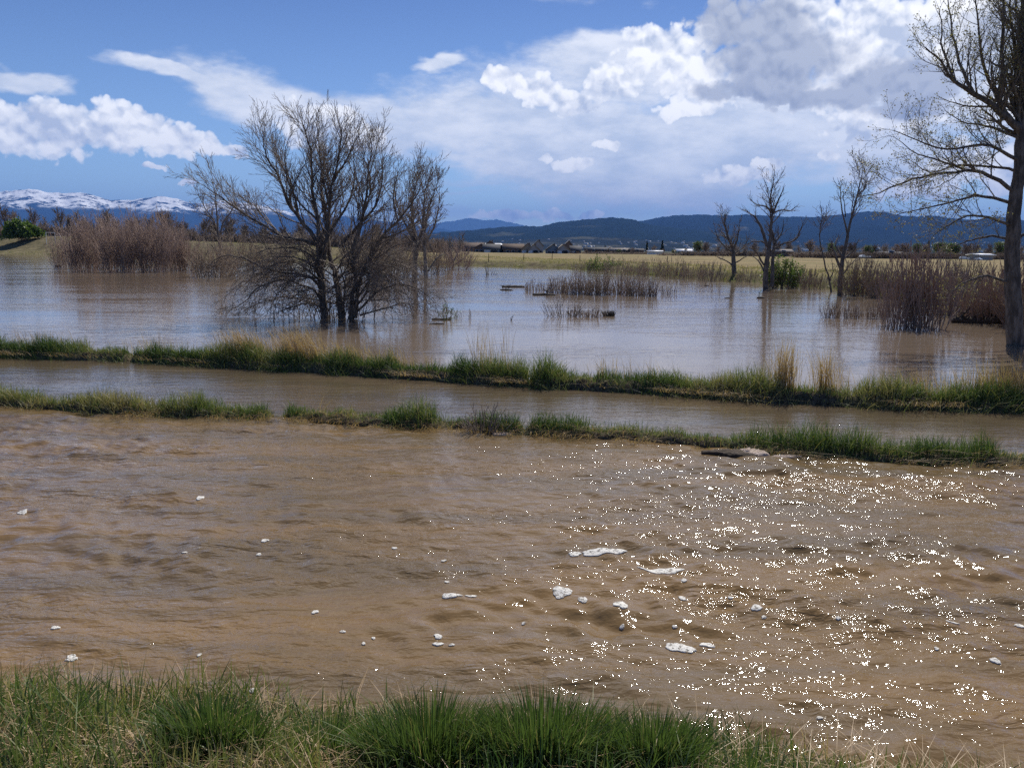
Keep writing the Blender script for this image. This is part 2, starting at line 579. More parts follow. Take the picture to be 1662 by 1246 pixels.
ANG = np.concatenate([np.radians(np.arange(-180, -44, 4.0)), np.radians(np.arange(-44, 44.01, 0.14)), np.radians(np.arange(48, 180, 4.0))])
RAD = [0.4]
while RAD[-1] < 45000:
    RAD.append(RAD[-1] * (1.0105 if RAD[-1] < 22 else 1.02 if RAD[-1] < 420 else 1.15))
RAD = np.array(RAD)
RR, AA = np.meshgrid(RAD, ANG, indexing='ij')
X, Y = RR * np.sin(AA), RR * np.cos(AA)
Z = ground_z(X, Y)
nr, na = X.shape
vv = np.stack([X, Y, Z], -1).reshape(-1, 3)
ii, jj = np.meshgrid(np.arange(nr - 1), np.arange(na), indexing='ij')
j2 = (jj + 1) % na
qd = np.stack([ii * na + jj, ii * na + j2, (ii + 1) * na + j2, (ii + 1) * na + jj], -1).reshape(-1, 4)[:, ::-1]
vv = np.concatenate([vv, [[0, 0, float(ground_z(0.0, 0.0))]]])
ctr = len(vv) - 1
tr_ = np.stack([np.full(na, ctr), np.arange(na), (np.arange(na) + 1) % na], -1)[:, ::-1]

m, n, p = mat('ground')
pos = n.node('ShaderNodeNewGeometry').outputs['Position']
sp_ = n.node('ShaderNodeSeparateXYZ'); n.l.new(pos, sp_.inputs[0])
dist = n.vm('LENGTH', pos, out=1)
big = n.noise(pos, 0.06, 5, 0.6); med = n.noise(pos, 1.3, 6, 0.65); sml = n.noise(pos, 18, 5, 0.7)
soil = n.mix(n.mapr(sml, 0.35, 0.65), (0.035, 0.026, 0.018), (0.15, 0.12, 0.08))
soil = n.mix(n.mapr(med, 0.45, 0.6, 0, 0.5), soil, (0.06, 0.075, 0.03))
stretchy = n.noise(n.xform(pos, sc=(0.35, 1.6, 1)), 0.3, 6, 0.65)
straw = n.mix(n.mapr(stretchy, 0.35, 0.65), (0.15, 0.12, 0.065), (0.30, 0.23, 0.125))
straw = n.mix(n.mapr(big, 0.45, 0.7, 0, 0.6), straw, (0.16, 0.17, 0.07))
lowland = n.mix(n.mapr(n.noise(pos, 0.8, 5, 0.7), 0.35, 0.65), (0.075, 0.06, 0.04), (0.15, 0.135, 0.07))
greenish = n.mix(n.mapr(n.noise(pos, 0.5, 5, 0.7), 0.35, 0.65), (0.10, 0.088, 0.048), (0.22, 0.185, 0.105))
field = n.mix(n.mapr(sp_.outputs[2], 0.5, 0.85), lowland, straw)
leftm = n.mapr(n.m('DIVIDE', sp_.outputs[0], n.m('ADD', sp_.outputs[1], 1.0)), -0.12, -0.26)
field = n.mix(leftm, field, greenish)
farc = n.mix(n.mapr(n.noise(pos, 0.004, 6, 0.7), 0.4, 0.6), (0.05, 0.055, 0.035), (0.13, 0.12, 0.07))
field = n.mix(n.mapr(dist, 420, 700), field, farc)
n.put(p.inputs['Base Color'], n.mix(n.mapr(dist, 18, 24), soil, field))
p.inputs['Roughness'].default_value = 1.0
p.inputs['Specular IOR Level'].default_value = 0.05
b_ = n.node('ShaderNodeBump'); b_.inputs['Distance'].default_value = 0.03; b_.inputs['Strength'].default_value = 0.8
n.put(b_.inputs['Height'], sml); n.put(p.inputs['Normal'], b_.outputs[0])
tag(obj('ground', mesh_np('ground', vv, qd, tr_, m, smooth=True)), kind='structure')

# ------------------------------------------------------------------ water
R0 = np.random.RandomState(4)


def waves(x, y, comps, seed, ang0, spread):
    R_ = np.random.RandomState(seed)
    z = np.zeros_like(x)
    wx = x + 0.5 * (fbm(x * 0.5, y * 0.5, 3, seed) - 0.45) + 0.12 * fbm(x * 2.1, y * 2.1, 2, seed + 4)
    wy = y + 0.5 * (fbm(x * 0.5 + 9, y * 0.5, 3, seed + 2) - 0.45) + 0.12 * fbm(x * 2.1 + 5, y * 2.1, 2, seed + 6)
    for lam, amp, cnt in comps:
        for _ in range(cnt):
            a = ang0 + R_.normal() * spread; l = lam * R_.uniform(0.7, 1.4); ph = R_.uniform(0, 6.28)
            s = np.sin((wx * math.cos(a) + wy * math.sin(a)) * 2 * math.pi / l + ph)
            z += amp * R_.uniform(0.5, 1) * s
    patch = 0.55 + 0.9 * sstep(0.3, 0.65, fbm(x * 0.7, y * 1.1, 3, seed + 11))
    return z * patch


def water_grid(name, f0, f1, x0, x1, nx, ny, material, zf=None, fan=0.0):
    s = np.linspace(x0, x1, nx); t = np.linspace(0, 1, ny)
    S, T = np.meshgrid(s, t, indexing='ij')
    Xw = S * (1 + fan * T); a = f0(S); b = f1(S)
    Yw = a * (1 - T) + b * T
    Zw = zf(Xw, Yw) if zf else np.zeros_like(Xw)
    v = np.stack([Xw, Yw, Zw], -1).reshape(-1, 3)
    i, j = np.meshgrid(np.arange(nx - 1), np.arange(ny - 1), indexing='ij')
    q = np.stack([i * ny + j, (i + 1) * ny + j, (i + 1) * ny + j + 1, i * ny + j + 1], -1).reshape(-1, 4)
    return tag(obj(name, mesh_np(name, v, q, None, material, smooth=True)), kind='structure')


canal_m = water('canal_water', (0.135, 0.093, 0.046), (0.205, 0.127, 0.052),
                [(2.2, 5, 0.045, (0.5, 1.7, 1), 0.3), (8.0, 3, 0.026, (0.7, 1.4, 1), -0.15), (22, 2, 0.0068, (1, 1.1, 1), 0.4)], (0.28, 1.7, 1), 0.8, 0.05, wind=(0.7, 0.5, 1.35))
ditch_m = water('ditch_water', (0.095, 0.072, 0.045), (0.13, 0.095, 0.058),
                [(3.0, 3, 0.012, (0.5, 1.5, 1), 0.05), (13, 3, 0.0065, (0.6, 1.3, 1), 0.1)], (0.3, 1.5, 1), 0.7, 0.04, wind=(0.5, 0.6, 1.6))
pond_m = water('flood_water', (0.165, 0.125, 0.09), (0.205, 0.155, 0.112),
               [(0.5, 3, 0.011, (0.4, 1.5, 1), 0.1), (2.0, 3, 0.009, (0.5, 1.6, 1), -0.1), (7.0, 2, 0.0040, (0.5, 1.5, 1), 0.08)], (0.2, 1, 1), 0.12, 0.05, wind=(0.16, 0.35, 1.7))


def canal_z(x, y):
    return waves(x, y, [(2.3, 0.0065, 5), (1.0, 0.0060, 8), (0.42, 0.0040, 12), (0.2, 0.0018, 14)], 3, 1.2, 0.7)


water_grid('canal_water', lambda x: NEAR(x) - 1.2, lambda x: LEV1(x), -22, 20, 1300, 420, canal_m, canal_z)
water_grid('ditch_water', lambda x: LEV1(x), lambda x: LEV2(x), -26, 24, 60, 8, ditch_m)
water_grid('flood_water', lambda x: LEV2(x), lambda x: x * 0 + 330, -26, 24, 40, 60, pond_m, fan=14.0)


# ------------------------------------------------------------------ hills
def hill(name, ridge, d0, d1, material, seed, rough=0.16, depth=70, wid=420, freq=26.0, back=1.25):
    rx = np.array([azel(px, py)[0] for px, py in ridge])
    re = np.array([math.tan(azel(px, py)[1]) for px, py in ridge])
    A_ = np.linspace(rx[0], rx[-1], wid); e_ = np.interp(A_, rx, re)
    e_ = e_ * (1 + 0.0 * A_) + (fbm(A_ * 260, A_ * 0 + seed, 4, seed) - 0.47) * 0.0022
    hr = CAMH + e_ * d1
    T = np.concatenate([np.linspace(0, 1, depth), np.linspace(1, back, 12)[1:]])
    AG, TG = np.meshgrid(A_, T, indexing='ij')
    dist_ = d0 + (d1 - d0) * TG
    prof = np.where(TG <= 1, TG ** 1.25, np.clip(1 - (TG - 1) * 1.5, 0, 1))
    rid = fbm(AG * freq + TG * 0.8, TG * 3.0 + AG * 5, 5, seed + 20, True) - 0.5
    amp = rough * np.sin(np.clip(TG, 0, 1) * math.pi) ** 0.8
    Zg = np.maximum(hr[:, None] * prof * (1 + 0) + hr[:, None] * amp * rid, -5) * np.where(TG <= 0.01, 0, 1)
    # nothing in front may rise above the traced skyline
    lim = (CAMH + e_[:, None] * dist_) - 0.004 * dist_ * (1 - np.clip(TG, 0, 1))
    Zg = np.minimum(Zg, np.maximum(lim, 0))
    v = np.stack([dist_ * np.sin(AG), dist_ * np.cos(AG), Zg], -1).reshape(-1, 3)
    nx, ny = AG.shape
    i, j = np.meshgrid(np.arange(nx - 1), np.arange(ny - 1), indexing='ij')
    q = np.stack([i * ny + j, (i + 1) * ny + j, (i + 1) * ny + j + 1, i * ny + j + 1], -1).reshape(-1, 4)
    return tag(obj(name, mesh_np(name, v, q, None, material, smooth=True)), kind='structure')


def hill_mat(name, forest, grassc, gl, snow=None, sc=0.001, patch=(0.6, 0.68)):
    m, n, p = mat(name)
    pos = n.node('ShaderNodeNewGeometry').outputs['Position']
    s_ = n.node('ShaderNodeSeparateXYZ'); n.l.new(pos, s_.inputs[0])
    f = n.noise(n.xform(pos, sc=(1, 0.6, 2)), sc, 8, 0.65)
    c = n.mix(n.mapr(n.noise(pos, sc * 9, 5, 0.7), 0.3, 0.7), forest, tuple(q * 2.0 for q in forest))
    c = n.mix(n.mapr(f, patch[0], patch[1], 0, gl), c, grassc)
    if snow:
        h = n.m('ADD', s_.outputs[2], n.m('MULTIPLY', n.m('SUBTRACT', n.noise(n.xform(pos, sc=(1, 0.5, 1.6)), sc * 1.1, 8, 0.68), 0.5), snow[1]))
        k1 = n.mapr(h, snow[0], snow[0] + snow[2])
        brk = n.mapr(n.noise(n.xform(pos, sc=(1, 0.6, 1.8)), sc * 3.6, 7, 0.72), 0.43, 0.52)
        c = n.mix(n.m('MULTIPLY', k1, brk), c, (0.86, 0.86, 0.86))
    n.put(p.inputs['Base Color'], c)
    p.inputs['Roughness'].default_value = 1.0
    p.inputs['Specular IOR Level'].default_value = 0.0
    return m


SNOW_R = [(-500, 330), (-200, 322), (-60, 314), (0, 311), (30, 309), (52, 306.5), (75, 312), (110, 313), (140, 314), (160, 319), (180, 326), (210, 324),
          (235, 322), (255, 319), (270, 319), (290, 324), (310, 329), (335, 331), (360, 325), (385, 328), (410, 331), (440, 337), (480, 347), (520, 352),
          (560, 350), (600, 356), (660, 364), (720, 372), (780, 385)]
hill('snow_mountains', SNOW_R, 17000, 24000, hill_mat('snow_forest', (0.008, 0.014, 0.016), (0.06, 0.06, 0.05), 0.3, snow=(800, 700, 120), sc=0.0007), 3, 0.22, 90, 520, 30)
hill('far_snow_range', [(660, 372), (700, 364), (730, 359), (745, 357), (765, 354), (785, 358), (805, 356), (825, 360), (850, 366), (880, 372), (940, 380)],
     27000, 33000, hill_mat('far_snow', (0.03, 0.04, 0.035), (0.1, 0.1, 0.08), 0.2, snow=(1230, 300, 60), sc=0.0006), 8, 0.12, 40, 160, 30)
hill('wooded_hills', [(560, 392), (640, 384), (700, 378), (760, 374), (800, 370), (840, 367), (880, 367), (905, 361), (940, 357), (975, 354), (1000, 353),
                      (1030, 357), (1060, 366), (1120, 372), (1200, 380), (1300, 392)],
     5200, 9000, hill_mat('wooded_hills', (0.008, 0.013, 0.012), (0.11, 0.11, 0.07), 0.4, sc=0.0011, patch=(0.6, 0.66)), 12, 0.2, 60, 320, 22)
hill('long_ridge', [(960, 372), (1010, 362), (1045, 358), (1075, 352), (1110, 349), (1145, 348), (1180, 350), (1210, 348), (1250, 350), (1290, 352), (1320, 353),
                    (1350, 350), (1385, 345), (1410, 343), (1440, 345), (1465, 350), (1490, 351), (1510, 349), (1540, 354), (1580, 357), (1620, 352), (1662, 358),
                    (1800, 350), (2000, 365), (2300, 380)],
     6500, 12500, hill_mat('long_ridge', (0.007, 0.011, 0.012), (0.16, 0.15, 0.1), 0.6, sc=0.0008, patch=(0.62, 0.7)), 17, 0.22, 70, 460, 20)
hill('low_foothills', [(-300, 388), (0, 386), (200, 388), (400, 390), (620, 392), (760, 391), (860, 389), (940, 384), (1000, 385), (1060, 390), (1200, 397), (1400, 399),
                       (1662, 403), (2100, 405)],
     3600, 5600, hill_mat('low_foothills', (0.014, 0.018, 0.018), (0.13, 0.125, 0.085), 0.45, sc=0.0022, patch=(0.5, 0.62)), 23, 0.25, 40, 400, 25)


# ------------------------------------------------------------------ branching
def vadd(a, b, s=1.0): return (a[0] + b[0] * s, a[1] + b[1] * s, a[2] + b[2] * s)


def vnorm(a):
    l = math.sqrt(a[0] ** 2 + a[1] ** 2 + a[2] ** 2) or 1e-9
    return (a[0] / l, a[1] / l, a[2] / l)


def side(d, ang, R):
    """a direction leaning ang away from d, on a random side"""
    while True:
        q = (R.gauss(0, 1), R.gauss(0, 1), R.gauss(0, 1))
        dt = q[0] * d[0] + q[1] * d[1] + q[2] * d[2]
        q = (q[0] - d[0] * dt, q[1] - d[1] * dt, q[2] - d[2] * dt)
        if q[0] ** 2 + q[1] ** 2 + q[2] ** 2 > 0.05: break
    q = vnorm(q)
    c, s = math.cos(ang), math.sin(ang)
    return (d[0] * c + q[0] * s, d[1] * c + q[1] * s, d[2] * c + q[2] * s)


class Sp:
    """how one kind of tree branches"""
    def __init__(s, **kw):
        s.dens = [3.0, 4.0, 5.0]; s.ang = (25, 55); s.ratio = 0.5; s.wander = 0.14; s.trop = 0.09; s.rmin = 0.004
        s.seg = 0.35; s.maxl = 3; s.lmin = 0.12; s.split = 1; s.taper = 0.3; s.rrat = 0.55
        s.__dict__.update(kw)


def grow(out, p, d, L, r, lvl, S, R):
    n_ = max(2, min(7, int(round(L / S.seg))))
    pts, rad = [p], [r]; st = L / n_
    r_end = max(S.rmin, r * S.taper)
    for i in range(n_):
        d = vnorm((d[0] + R.gauss(0, S.wander), d[1] + R.gauss(0, S.wander), d[2] + R.gauss(0, S.wander) + S.trop))
        p = vadd(p, d, st)
        if p[2] < 0.02: p = (p[0], p[1], 0.02 + R.random() * 0.05); d = vnorm((d[0], d[1], abs(d[2]) + 0.2))
        pts.append(p); rad.append(r + (r_end - r) * (i + 1) / n_)
    out.append((lvl, pts, rad))
    if lvl < S.maxl and L > S.lmin: sprout(out, pts, rad, L, lvl, S, R)


def sprout(out, pts, rad, L, lvl, S, R, t0=0.15):
    n_ = len(pts) - 1
    kf = L * S.dens[min(lvl, len(S.dens) - 1)]
    cnt = int(kf) + (1 if R.random() < kf - int(kf) else 0)
    for c in range(cnt):
        t = t0 + (1 - t0) * (c + R.random()) / cnt
        t = min(t, 0.999); i = int(t * n_); f = t * n_ - i
        q = tuple(pts[i][a_] * (1 - f) + pts[i + 1][a_] * f for a_ in range(3))
        dd = vnorm((pts[i + 1][0] - pts[i][0], pts[i + 1][1] - pts[i][1], pts[i + 1][2] - pts[i][2]))
        rr = rad[i] * (1 - f) + rad[i + 1] * f
        ang = math.radians(R.uniform(*S.ang))
        L2 = max(S.lmin, L * S.ratio * (1.15 - 0.7 * t) * R.uniform(0.6, 1.25))
        L2 = min(L2, S.__dict__.get('lmax', 9))
        grow(out, q, side(dd, ang, R), L2, max(S.rmin, rr * S.rrat), lvl + 1, S, R)
    e = pts[-1]; dd = vnorm((e[0] - pts[-2][0], e[1] - pts[-2][1], e[2] - pts[-2][2]))
    for c in range(S.split):
        grow(out, e, side(dd, math.radians(R.uniform(5, 25)), R), max(S.lmin, L * S.ratio * 0.3), max(S.rmin, rad[-1] * 0.9), lvl + 1, S, R)


def smooth_line(P, n_sub, jit, R):
    out = []
    for i in range(len(P) - 1):
        p0 = P[max(i - 1, 0)]; p1 = P[i]; p2 = P[i + 1]; p3 = P[min(i + 2, len(P) - 1)]
        for s_ in range(n_sub):
            t = s_ / n_sub
            q = [0.5 * ((2 * p1[a]) + (-p0[a] + p2[a]) * t + (2 * p0[a] - 5 * p1[a] + 4 * p2[a] - p3[a]) * t * t
                        + (-p0[a] + 3 * p1[a] - 3 * p2[a] + p3[a]) * t ** 3) for a in range(3)]
            if i + s_ > 0: q = [v_ + R.gauss(0, jit) for v_ in q]
            out.append(tuple(q))
    out.append(tuple(P[-1]))
    return out


def limb(out, pix, Y0, dy, r0, r1, S, R, lvl=0, t0=0.2, sub=3, jit=0.015, base=None, ratio_len=None):
    """a limb traced at depth Y0, drifting by dy towards its tip"""
    P = []
    for i, (a, b) in enumerate(pix):
        P.append(D(a, b, Y0 + dy * (i / (len(pix) - 1)) ** 1.2))
    if base is not None: P[0] = base
    pts = smooth_line(P, sub, jit, R)
    n_ = len(pts) - 1
    rad = [r0 + (r1 - r0) * (i / n_) ** 0.8 for i in range(n_ + 1)]
    L = sum(math.dist(pts[i], pts[i + 1]) for i in range(n_))
    out.append((lvl, pts, rad))
    sprout(out, pts, rad, ratio_len or L, lvl, S, R, t0)
    return pts


def tree_obj(name, out, base, bm_, tm_, label, cat='tree', group=None, k0=7, buds=None, trunk_lvl=0, parts=('trunk', 'crown')):
    root = empty(name, base, label, cat, group)
    a = [(p_, r_) for l, p_, r_ in out if l <= trunk_lvl]
    b = [(p_, r_) for l, p_, r_ in out if l > trunk_lvl]
    if a: obj(parts[0], tubes(parts[0], a, bm_, k0, origin=base), root)
    if b: obj(parts[1], tubes(parts[1], b, tm_, 3, origin=base), root)
    return root


def trunk_tree(name, limbs, Y, base, S, seed, bm_, tm_, label, **kw):
    """limbs: (pixel path, depth drift, start radius, end radius, share of the path before it branches)"""
    R = random.Random(seed); out = []
    for pix, dy, r0, r1, t0 in limbs:
        limb(out, pix, Y, dy, r0, r1, S, R, t0=t0)
    return tree_obj(name, out, base, bm_, tm_, label, **kw), out


# the big willow standing in the flood
b = G(536, 517)
Yw = b[1]
S1 = Sp(dens=[6.6, 6.0, 6.0], maxl=3, ratio=0.46, rmin=0.0044, seg=0.2, wander=0.085, trop=0.07, ang=(18, 46), lmin=0.16, lmax=1.45, rrat=0.5)
S1b = Sp(dens=[6.0, 6.0, 6.0], maxl=3, ratio=0.4, rmin=0.0044, seg=0.18, wander=0.12, trop=0.0, ang=(25, 65), lmin=0.13, lmax=1.25, rrat=0.5)
willow = [
    ([(530, 524), (524, 490), (521, 450), (518, 399)], 0.0, 0.15, 0.115, 0.6),
    ([(518, 399), (504, 372), (487, 351), (466, 316), (450, 271), (428, 240), (418, 215), (414, 192)], -0.7, 0.085, 0.012, 0.2),
    ([(487, 351), (476, 300), (462, 262), (440, 228), (428, 190)], 0.5, 0.045, 0.008, 0.2),
    ([(518, 400), (515, 351), (506, 296), (504, 234), (494, 192), (486, 170)], 0.2, 0.08, 0.012, 0.2),
    ([(524, 434), (532, 372), (534, 323), (542, 275), (556, 216), (560, 180)], -0.3, 0.09, 0.012, 0.25),
    ([(534, 323), (524, 270), (518, 220), (512, 172)], 0.8, 0.05, 0.009, 0.1),
    ([(542, 278), (568, 236), (584, 204), (600, 182)], -0.5, 0.04, 0.008, 0.1),
    ([(556, 520), (546, 451), (536, 423), (533, 390), (528, 340), (520, 290), (528, 240)], 0.9, 0.13, 0.014, 0.35),
    ([(553, 400), (584, 358), (611, 323), (625, 278), (628, 240)], 0.4, 0.07, 0.01, 0.2),
    ([(570, 518), (570, 489), (577, 458), (573, 406), (588, 350), (596, 300), (604, 250), (612, 222)], -0.7, 0.11, 0.011, 0.3),
    ([(576, 516), (580, 480), (590, 440), (618, 385), (646, 351), (677, 309), (690, 284)], -0.2, 0.09, 0.01, 0.3),
    ([(646, 351), (640, 310), (650, 272), (662, 250)], 0.5, 0.035, 0.007, 0.1),
    ([(618, 385), (655, 372), (684, 348), (702, 318)], 0.7, 0.04, 0.007, 0.2),
    ([(518, 396), (490, 388), (459, 382), (418, 354), (380, 327), (346, 302), (321, 285)], -0.9, 0.075, 0.009, 0.2),
    ([(459, 382), (430, 350), (404, 318), (372, 300)], 0.6, 0.035, 0.007, 0.1),
    ([(584, 358), (600, 312), (606, 272), (596, 236)], -0.9, 0.04, 0.008, 0.1),
    ([(515, 351), (488, 320), (470, 290), (458, 250), (460, 205)], -1.1, 0.04, 0.008, 0.1),
    ([(533, 380), (560, 330), (576, 290), (580, 240), (572, 196)], 1.2, 0.05, 0.008, 0.15)]
low = [
    ([(523, 475), (510, 455), (494, 447), (446, 440), (394, 420), (365, 415), (345, 425)], -0.8, 0.06, 0.009, 0.15),
    ([(524, 490), (510, 472), (487, 461), (452, 454), (418, 468), (394, 492), (372, 502)], 0.5, 0.05, 0.009, 0.15),
    ([(522, 460), (490, 430), (460, 425), (425, 440), (398, 462)], 1.2, 0.045, 0.008, 0.15),
    ([(580, 505), (611, 475), (646, 461), (680, 470), (705, 492)], -0.8, 0.045, 0.008, 0.15),
    ([(584, 512), (625, 500), (660, 492), (694, 500)], 0.6, 0.035, 0.007, 0.1),
    ([(570, 505), (600, 455), (640, 430), (676, 440)], 1.3, 0.045, 0.008, 0.15),
    ([(524, 500), (500, 492), (470, 500), (446, 508)], -1.3, 0.035, 0.008, 0.1),
    ([(560, 510), (548, 480), (500, 470), (470, 486)], -1.6, 0.035, 0.008, 0.1),
    ([(520, 430), (490, 405), (450, 402), (410, 412)], -1.5, 0.04, 0.008, 0.15),
    ([(575, 500), (596, 470), (604, 430), (640, 400), (680, 392)], -1.4, 0.04, 0.008, 0.15),
    ([(556, 505), (560, 460), (552, 425), (580, 400)], -1.7, 0.04, 0.008, 0.15)]
R = random.Random(11); out = []
for pix, dy, r0, r1, t0 in willow:
    pix = [(a_ - (a_ - 520) * max(0, 330 - c_) * 0.0009, c_ + max(0, 400 - c_) * 0.13) for a_, c_ in pix]
    limb(out, pix, Yw, dy, r0, r1, S1, R, t0=t0)
for pix, dy, r0, r1, t0 in low: limb(out, pix, Yw, dy, r0, r1, S1b, R, t0=t0)
R2 = random.Random(91)
for i in range(36):                                     # arching lower boughs on every side
    sx = R2.choice((-1, 1)); x0 = 530 + R2.uniform(-12, 50); y0 = R2.uniform(425, 500); ln = R2.uniform(60, 168) * (1.1 if sx < 0 else 0.95)
    y1 = y0 - R2.uniform(10, 50); y2 = min(508, y1 + R2.uniform(15, 85))
    limb(out, [(x0, y0), (x0 + sx * ln * .35, y1 + 8), (x0 + sx * ln * .7, y1 + (y2 - y1) * .3), (x0 + sx * ln, y2)], Yw, R2.uniform(-2.4, 2.4), R2.uniform(.02, .04), .006, S1b, R2, lvl=1, t0=.15)
for i in range(60):                                     # suckers round the foot
    q = G(536 + R.gauss(0, 42), 517 + R.gauss(0, 3))
    grow(out, (q[0], q[1], -0.2), vnorm((R.gauss(0, .35), R.gauss(0, .3), 1)), R.uniform(0.7, 1.7), 0.016, 1, S1b, R)
tree_obj('willow_tree', out, b, M['bark_dark'], M['twig_grey'], 'large leafless many-stemmed willow in the flood water, biggest bare tree on the left', 'tree')

# the cottonwood at the right edge
b = G(1650, 560); Yc = b[1]
S2 = Sp(dens=[5.4, 7.0, 7.5], maxl=3, ratio=0.40, rmin=0.0031, seg=0.16, wander=0.13, trop=0.10, ang=(25, 60), lmin=0.12, lmax=1.2, rrat=0.5)
cotton = [
    ([(1650, 575), (1645, 500), (1643, 400), (1648, 330), (1655, 270), (1656, 221), (1658, 186), (1662, 140), (1658, 80), (1660, -30), (1655, -150)], 0.0, 0.235, 0.05, 0.5),
    ([(1657, 215), (1643, 198), (1615, 175), (1580, 151), (1548, 130), (1527, 100), (1501, 77)], -0.8, 0.12, 0.012, 0.2),
    ([(1643, 200), (1625, 172), (1622, 149), (1627, 116), (1627, 70), (1629, 12), (1626, -60)], -0.3, 0.09, 0.02, 0.2),
    ([(1622, 160), (1615, 151), (1599, 116), (1590, 70), (1587, 23), (1580, -40)], 0.5, 0.06, 0.012, 0.15),
    ([(1580, 151), (1562, 116), (1550, 70), (1543, 30), (1538, -10)], 0.4, 0.05, 0.01, 0.1),
    ([(1548, 130), (1530, 80), (1528, 45), (1524, 15)], -0.6, 0.035, 0.008, 0.1),
    ([(1656, 225), (1613, 209), (1590, 202), (1560, 196), (1535, 180)], 0.8, 0.045, 0.008, 0.15),
    ([(1654, 262), (1629, 247), (1594, 235), (1536, 242), (1490, 228), (1450, 212)], -1.2, 0.055, 0.008, 0.15),
    ([(1653, 280), (1625, 272), (1559, 268), (1510, 280), (1480, 262)], 1.0, 0.045, 0.007, 0.15),
    ([(1650, 312), (1606, 284), (1571, 277), (1513, 284), (1466, 296), (1429, 312), (1398, 319)], -0.5, 0.06, 0.008, 0.15),
    ([(1571, 277), (1530, 262), (1490, 250), (1456, 226)], 0.6, 0.035, 0.007, 0.1),
    ([(1648, 332), (1594, 317), (1559, 324), (1490, 340), (1455, 349)], 0.6, 0.05, 0.007, 0.15),
    ([(1645, 370), (1606, 352), (1571, 351), (1536, 368), (1513, 384)], -1.0, 0.045, 0.007, 0.15),
    ([(1644, 388), (1594, 384), (1571, 393), (1540, 400)], 0.9, 0.04, 0.007, 0.15),
    ([(1643, 462), (1601, 447), (1571, 456), (1541, 475)], -0.6, 0.045, 0.008, 0.3),
    ([(1656, 240), (1690, 200), (1720, 130), (1740, 40)], 0.4, 0.1, 0.02, 0.2),
    ([(1655, 300), (1700, 285), (1750, 270), (1800, 280)], 0.2, 0.06, 0.01, 0.2),
    ([(1648, 390), (1690, 370), (1730, 380)], -0.4, 0.05, 0.01, 0.2),
    ([(1662, 150), (1680, 100), (1700, 20), (1710, -60)], -0.8, 0.07, 0.02, 0.2),
    ([(1625, 172), (1650, 120), (1668, 60), (1672, 0)], -1.2, 0.05, 0.01, 0.15),
    ([(1650, 128), (1645, 70), (1640, 10), (1650, -70)], 1.2, 0.06, 0.01, 0.15)]
root, out = trunk_tree('cottonwood_tree', cotton, Yc, b, S2, 21, M['bark_dark'], M['bark_grey'],
                       'tall cottonwood with thick dark trunk and budding twigs at the right edge', k0=10)
R = random.Random(5)
tips = [p_[-1] for l, p_, r_ in out if l >= 2]
pts_ = []
for q in tips:
    for _ in range(R.choice((1, 2, 3))):
        pts_.append((q[0] - b[0] + R.gauss(0, .03), q[1] - b[1] + R.gauss(0, .03), q[2] - b[2] + R.gauss(0, .03)))
obj('foliage', leaf_cloud('foliage', pts_, 0.034, M['bud'], 3), root)

# other bare trees that can be told apart, each traced
S3 = Sp(dens=[3.2, 3.8, 4.0], maxl=3, ratio=0.42, rmin=0.011, seg=0.3, wander=0.14, trop=0.10, ang=(22, 55), lmin=0.25, lmax=1.15, rrat=0.5)
S3s = Sp(dens=[3.0, 3.6, 3.6], maxl=3, ratio=0.36, rmin=0.010, seg=0.3, wander=0.16, trop=0.12, ang=(22, 50), lmin=0.25, lmax=1.6, rrat=0.5)
S3d = Sp(dens=[5.0, 5.5, 5.0], maxl=3, ratio=0.34, rmin=0.011, seg=0.3, wander=0.14, trop=0.10, ang=(22, 50), lmin=0.2, lmax=1.15, rrat=0.5)


def placed(name, px, py, limbs, S, seed, label, bm_='bark_grey', tm_='twig_grey', k0=6, z=0.0):
    b = G(px, py, z)
    return trunk_tree(name, limbs, b[1], b, S, seed, M[bm_], M[tm_], label, k0=k0)


placed('bare_tree', 361, 441, [
    ([(361, 446), (360, 425), (357, 405), (354, 385), (348, 360), (334, 340), (322, 316)], 0.8, 0.22, 0.03, 0.45),
    ([(355, 390), (362, 362), (374, 345), (386, 325)], -1, 0.12, 0.02, 0.2), ([(354, 385), (352, 350), (350, 320), (346, 300)], -1, 0.12, 0.02, 0.2),
    ([(348, 360), (338, 350), (326, 346), (312, 332)], 1, 0.07, 0.02, 0.2), ([(358, 380), (376, 364), (392, 352)], 1.4, 0.07, 0.02, 0.2)],
    S3, 31, 'small round-headed bare tree in the water just left of the big willow')
placed('bare_tree', 674, 458, [
    ([(672, 466), (673, 430), (676, 400), (672, 372), (668, 340), (672, 310), (680, 285)], 0.5, 0.26, 0.03, 0.3),
    ([(675, 410), (684, 380), (688, 345), (690, 310), (700, 285)], -1, 0.14, 0.02, 0.2), ([(672, 390), (656, 360), (645, 335), (640, 305)], 1, 0.12, 0.02, 0.2),
    ([(676, 425), (668, 395), (655, 380)], -1.2, 0.1, 0.03, 0.2)],
    S3d, 32, 'bare tree with a dark shaggy trunk just right of the big willow', 'bark_dark')
placed('bare_tree', 694, 452, [
    ([(692, 458), (690, 420), (689, 390), (692, 350), (704, 315), (712, 290)], 0.5, 0.2, 0.02, 0.3), ([(690, 395), (704, 368), (712, 340), (714, 318)], -1, 0.1, 0.02, 0.2),
    ([(695, 440), (708, 420), (720, 412)], 1, 0.09, 0.03, 0.2), ([(690, 380), (680, 350), (678, 322)], 1, 0.09, 0.02, 0.2)],
    S3d, 33, 'slender bare tree, right-hand one of the pair behind the big willow', 'bark_grey')
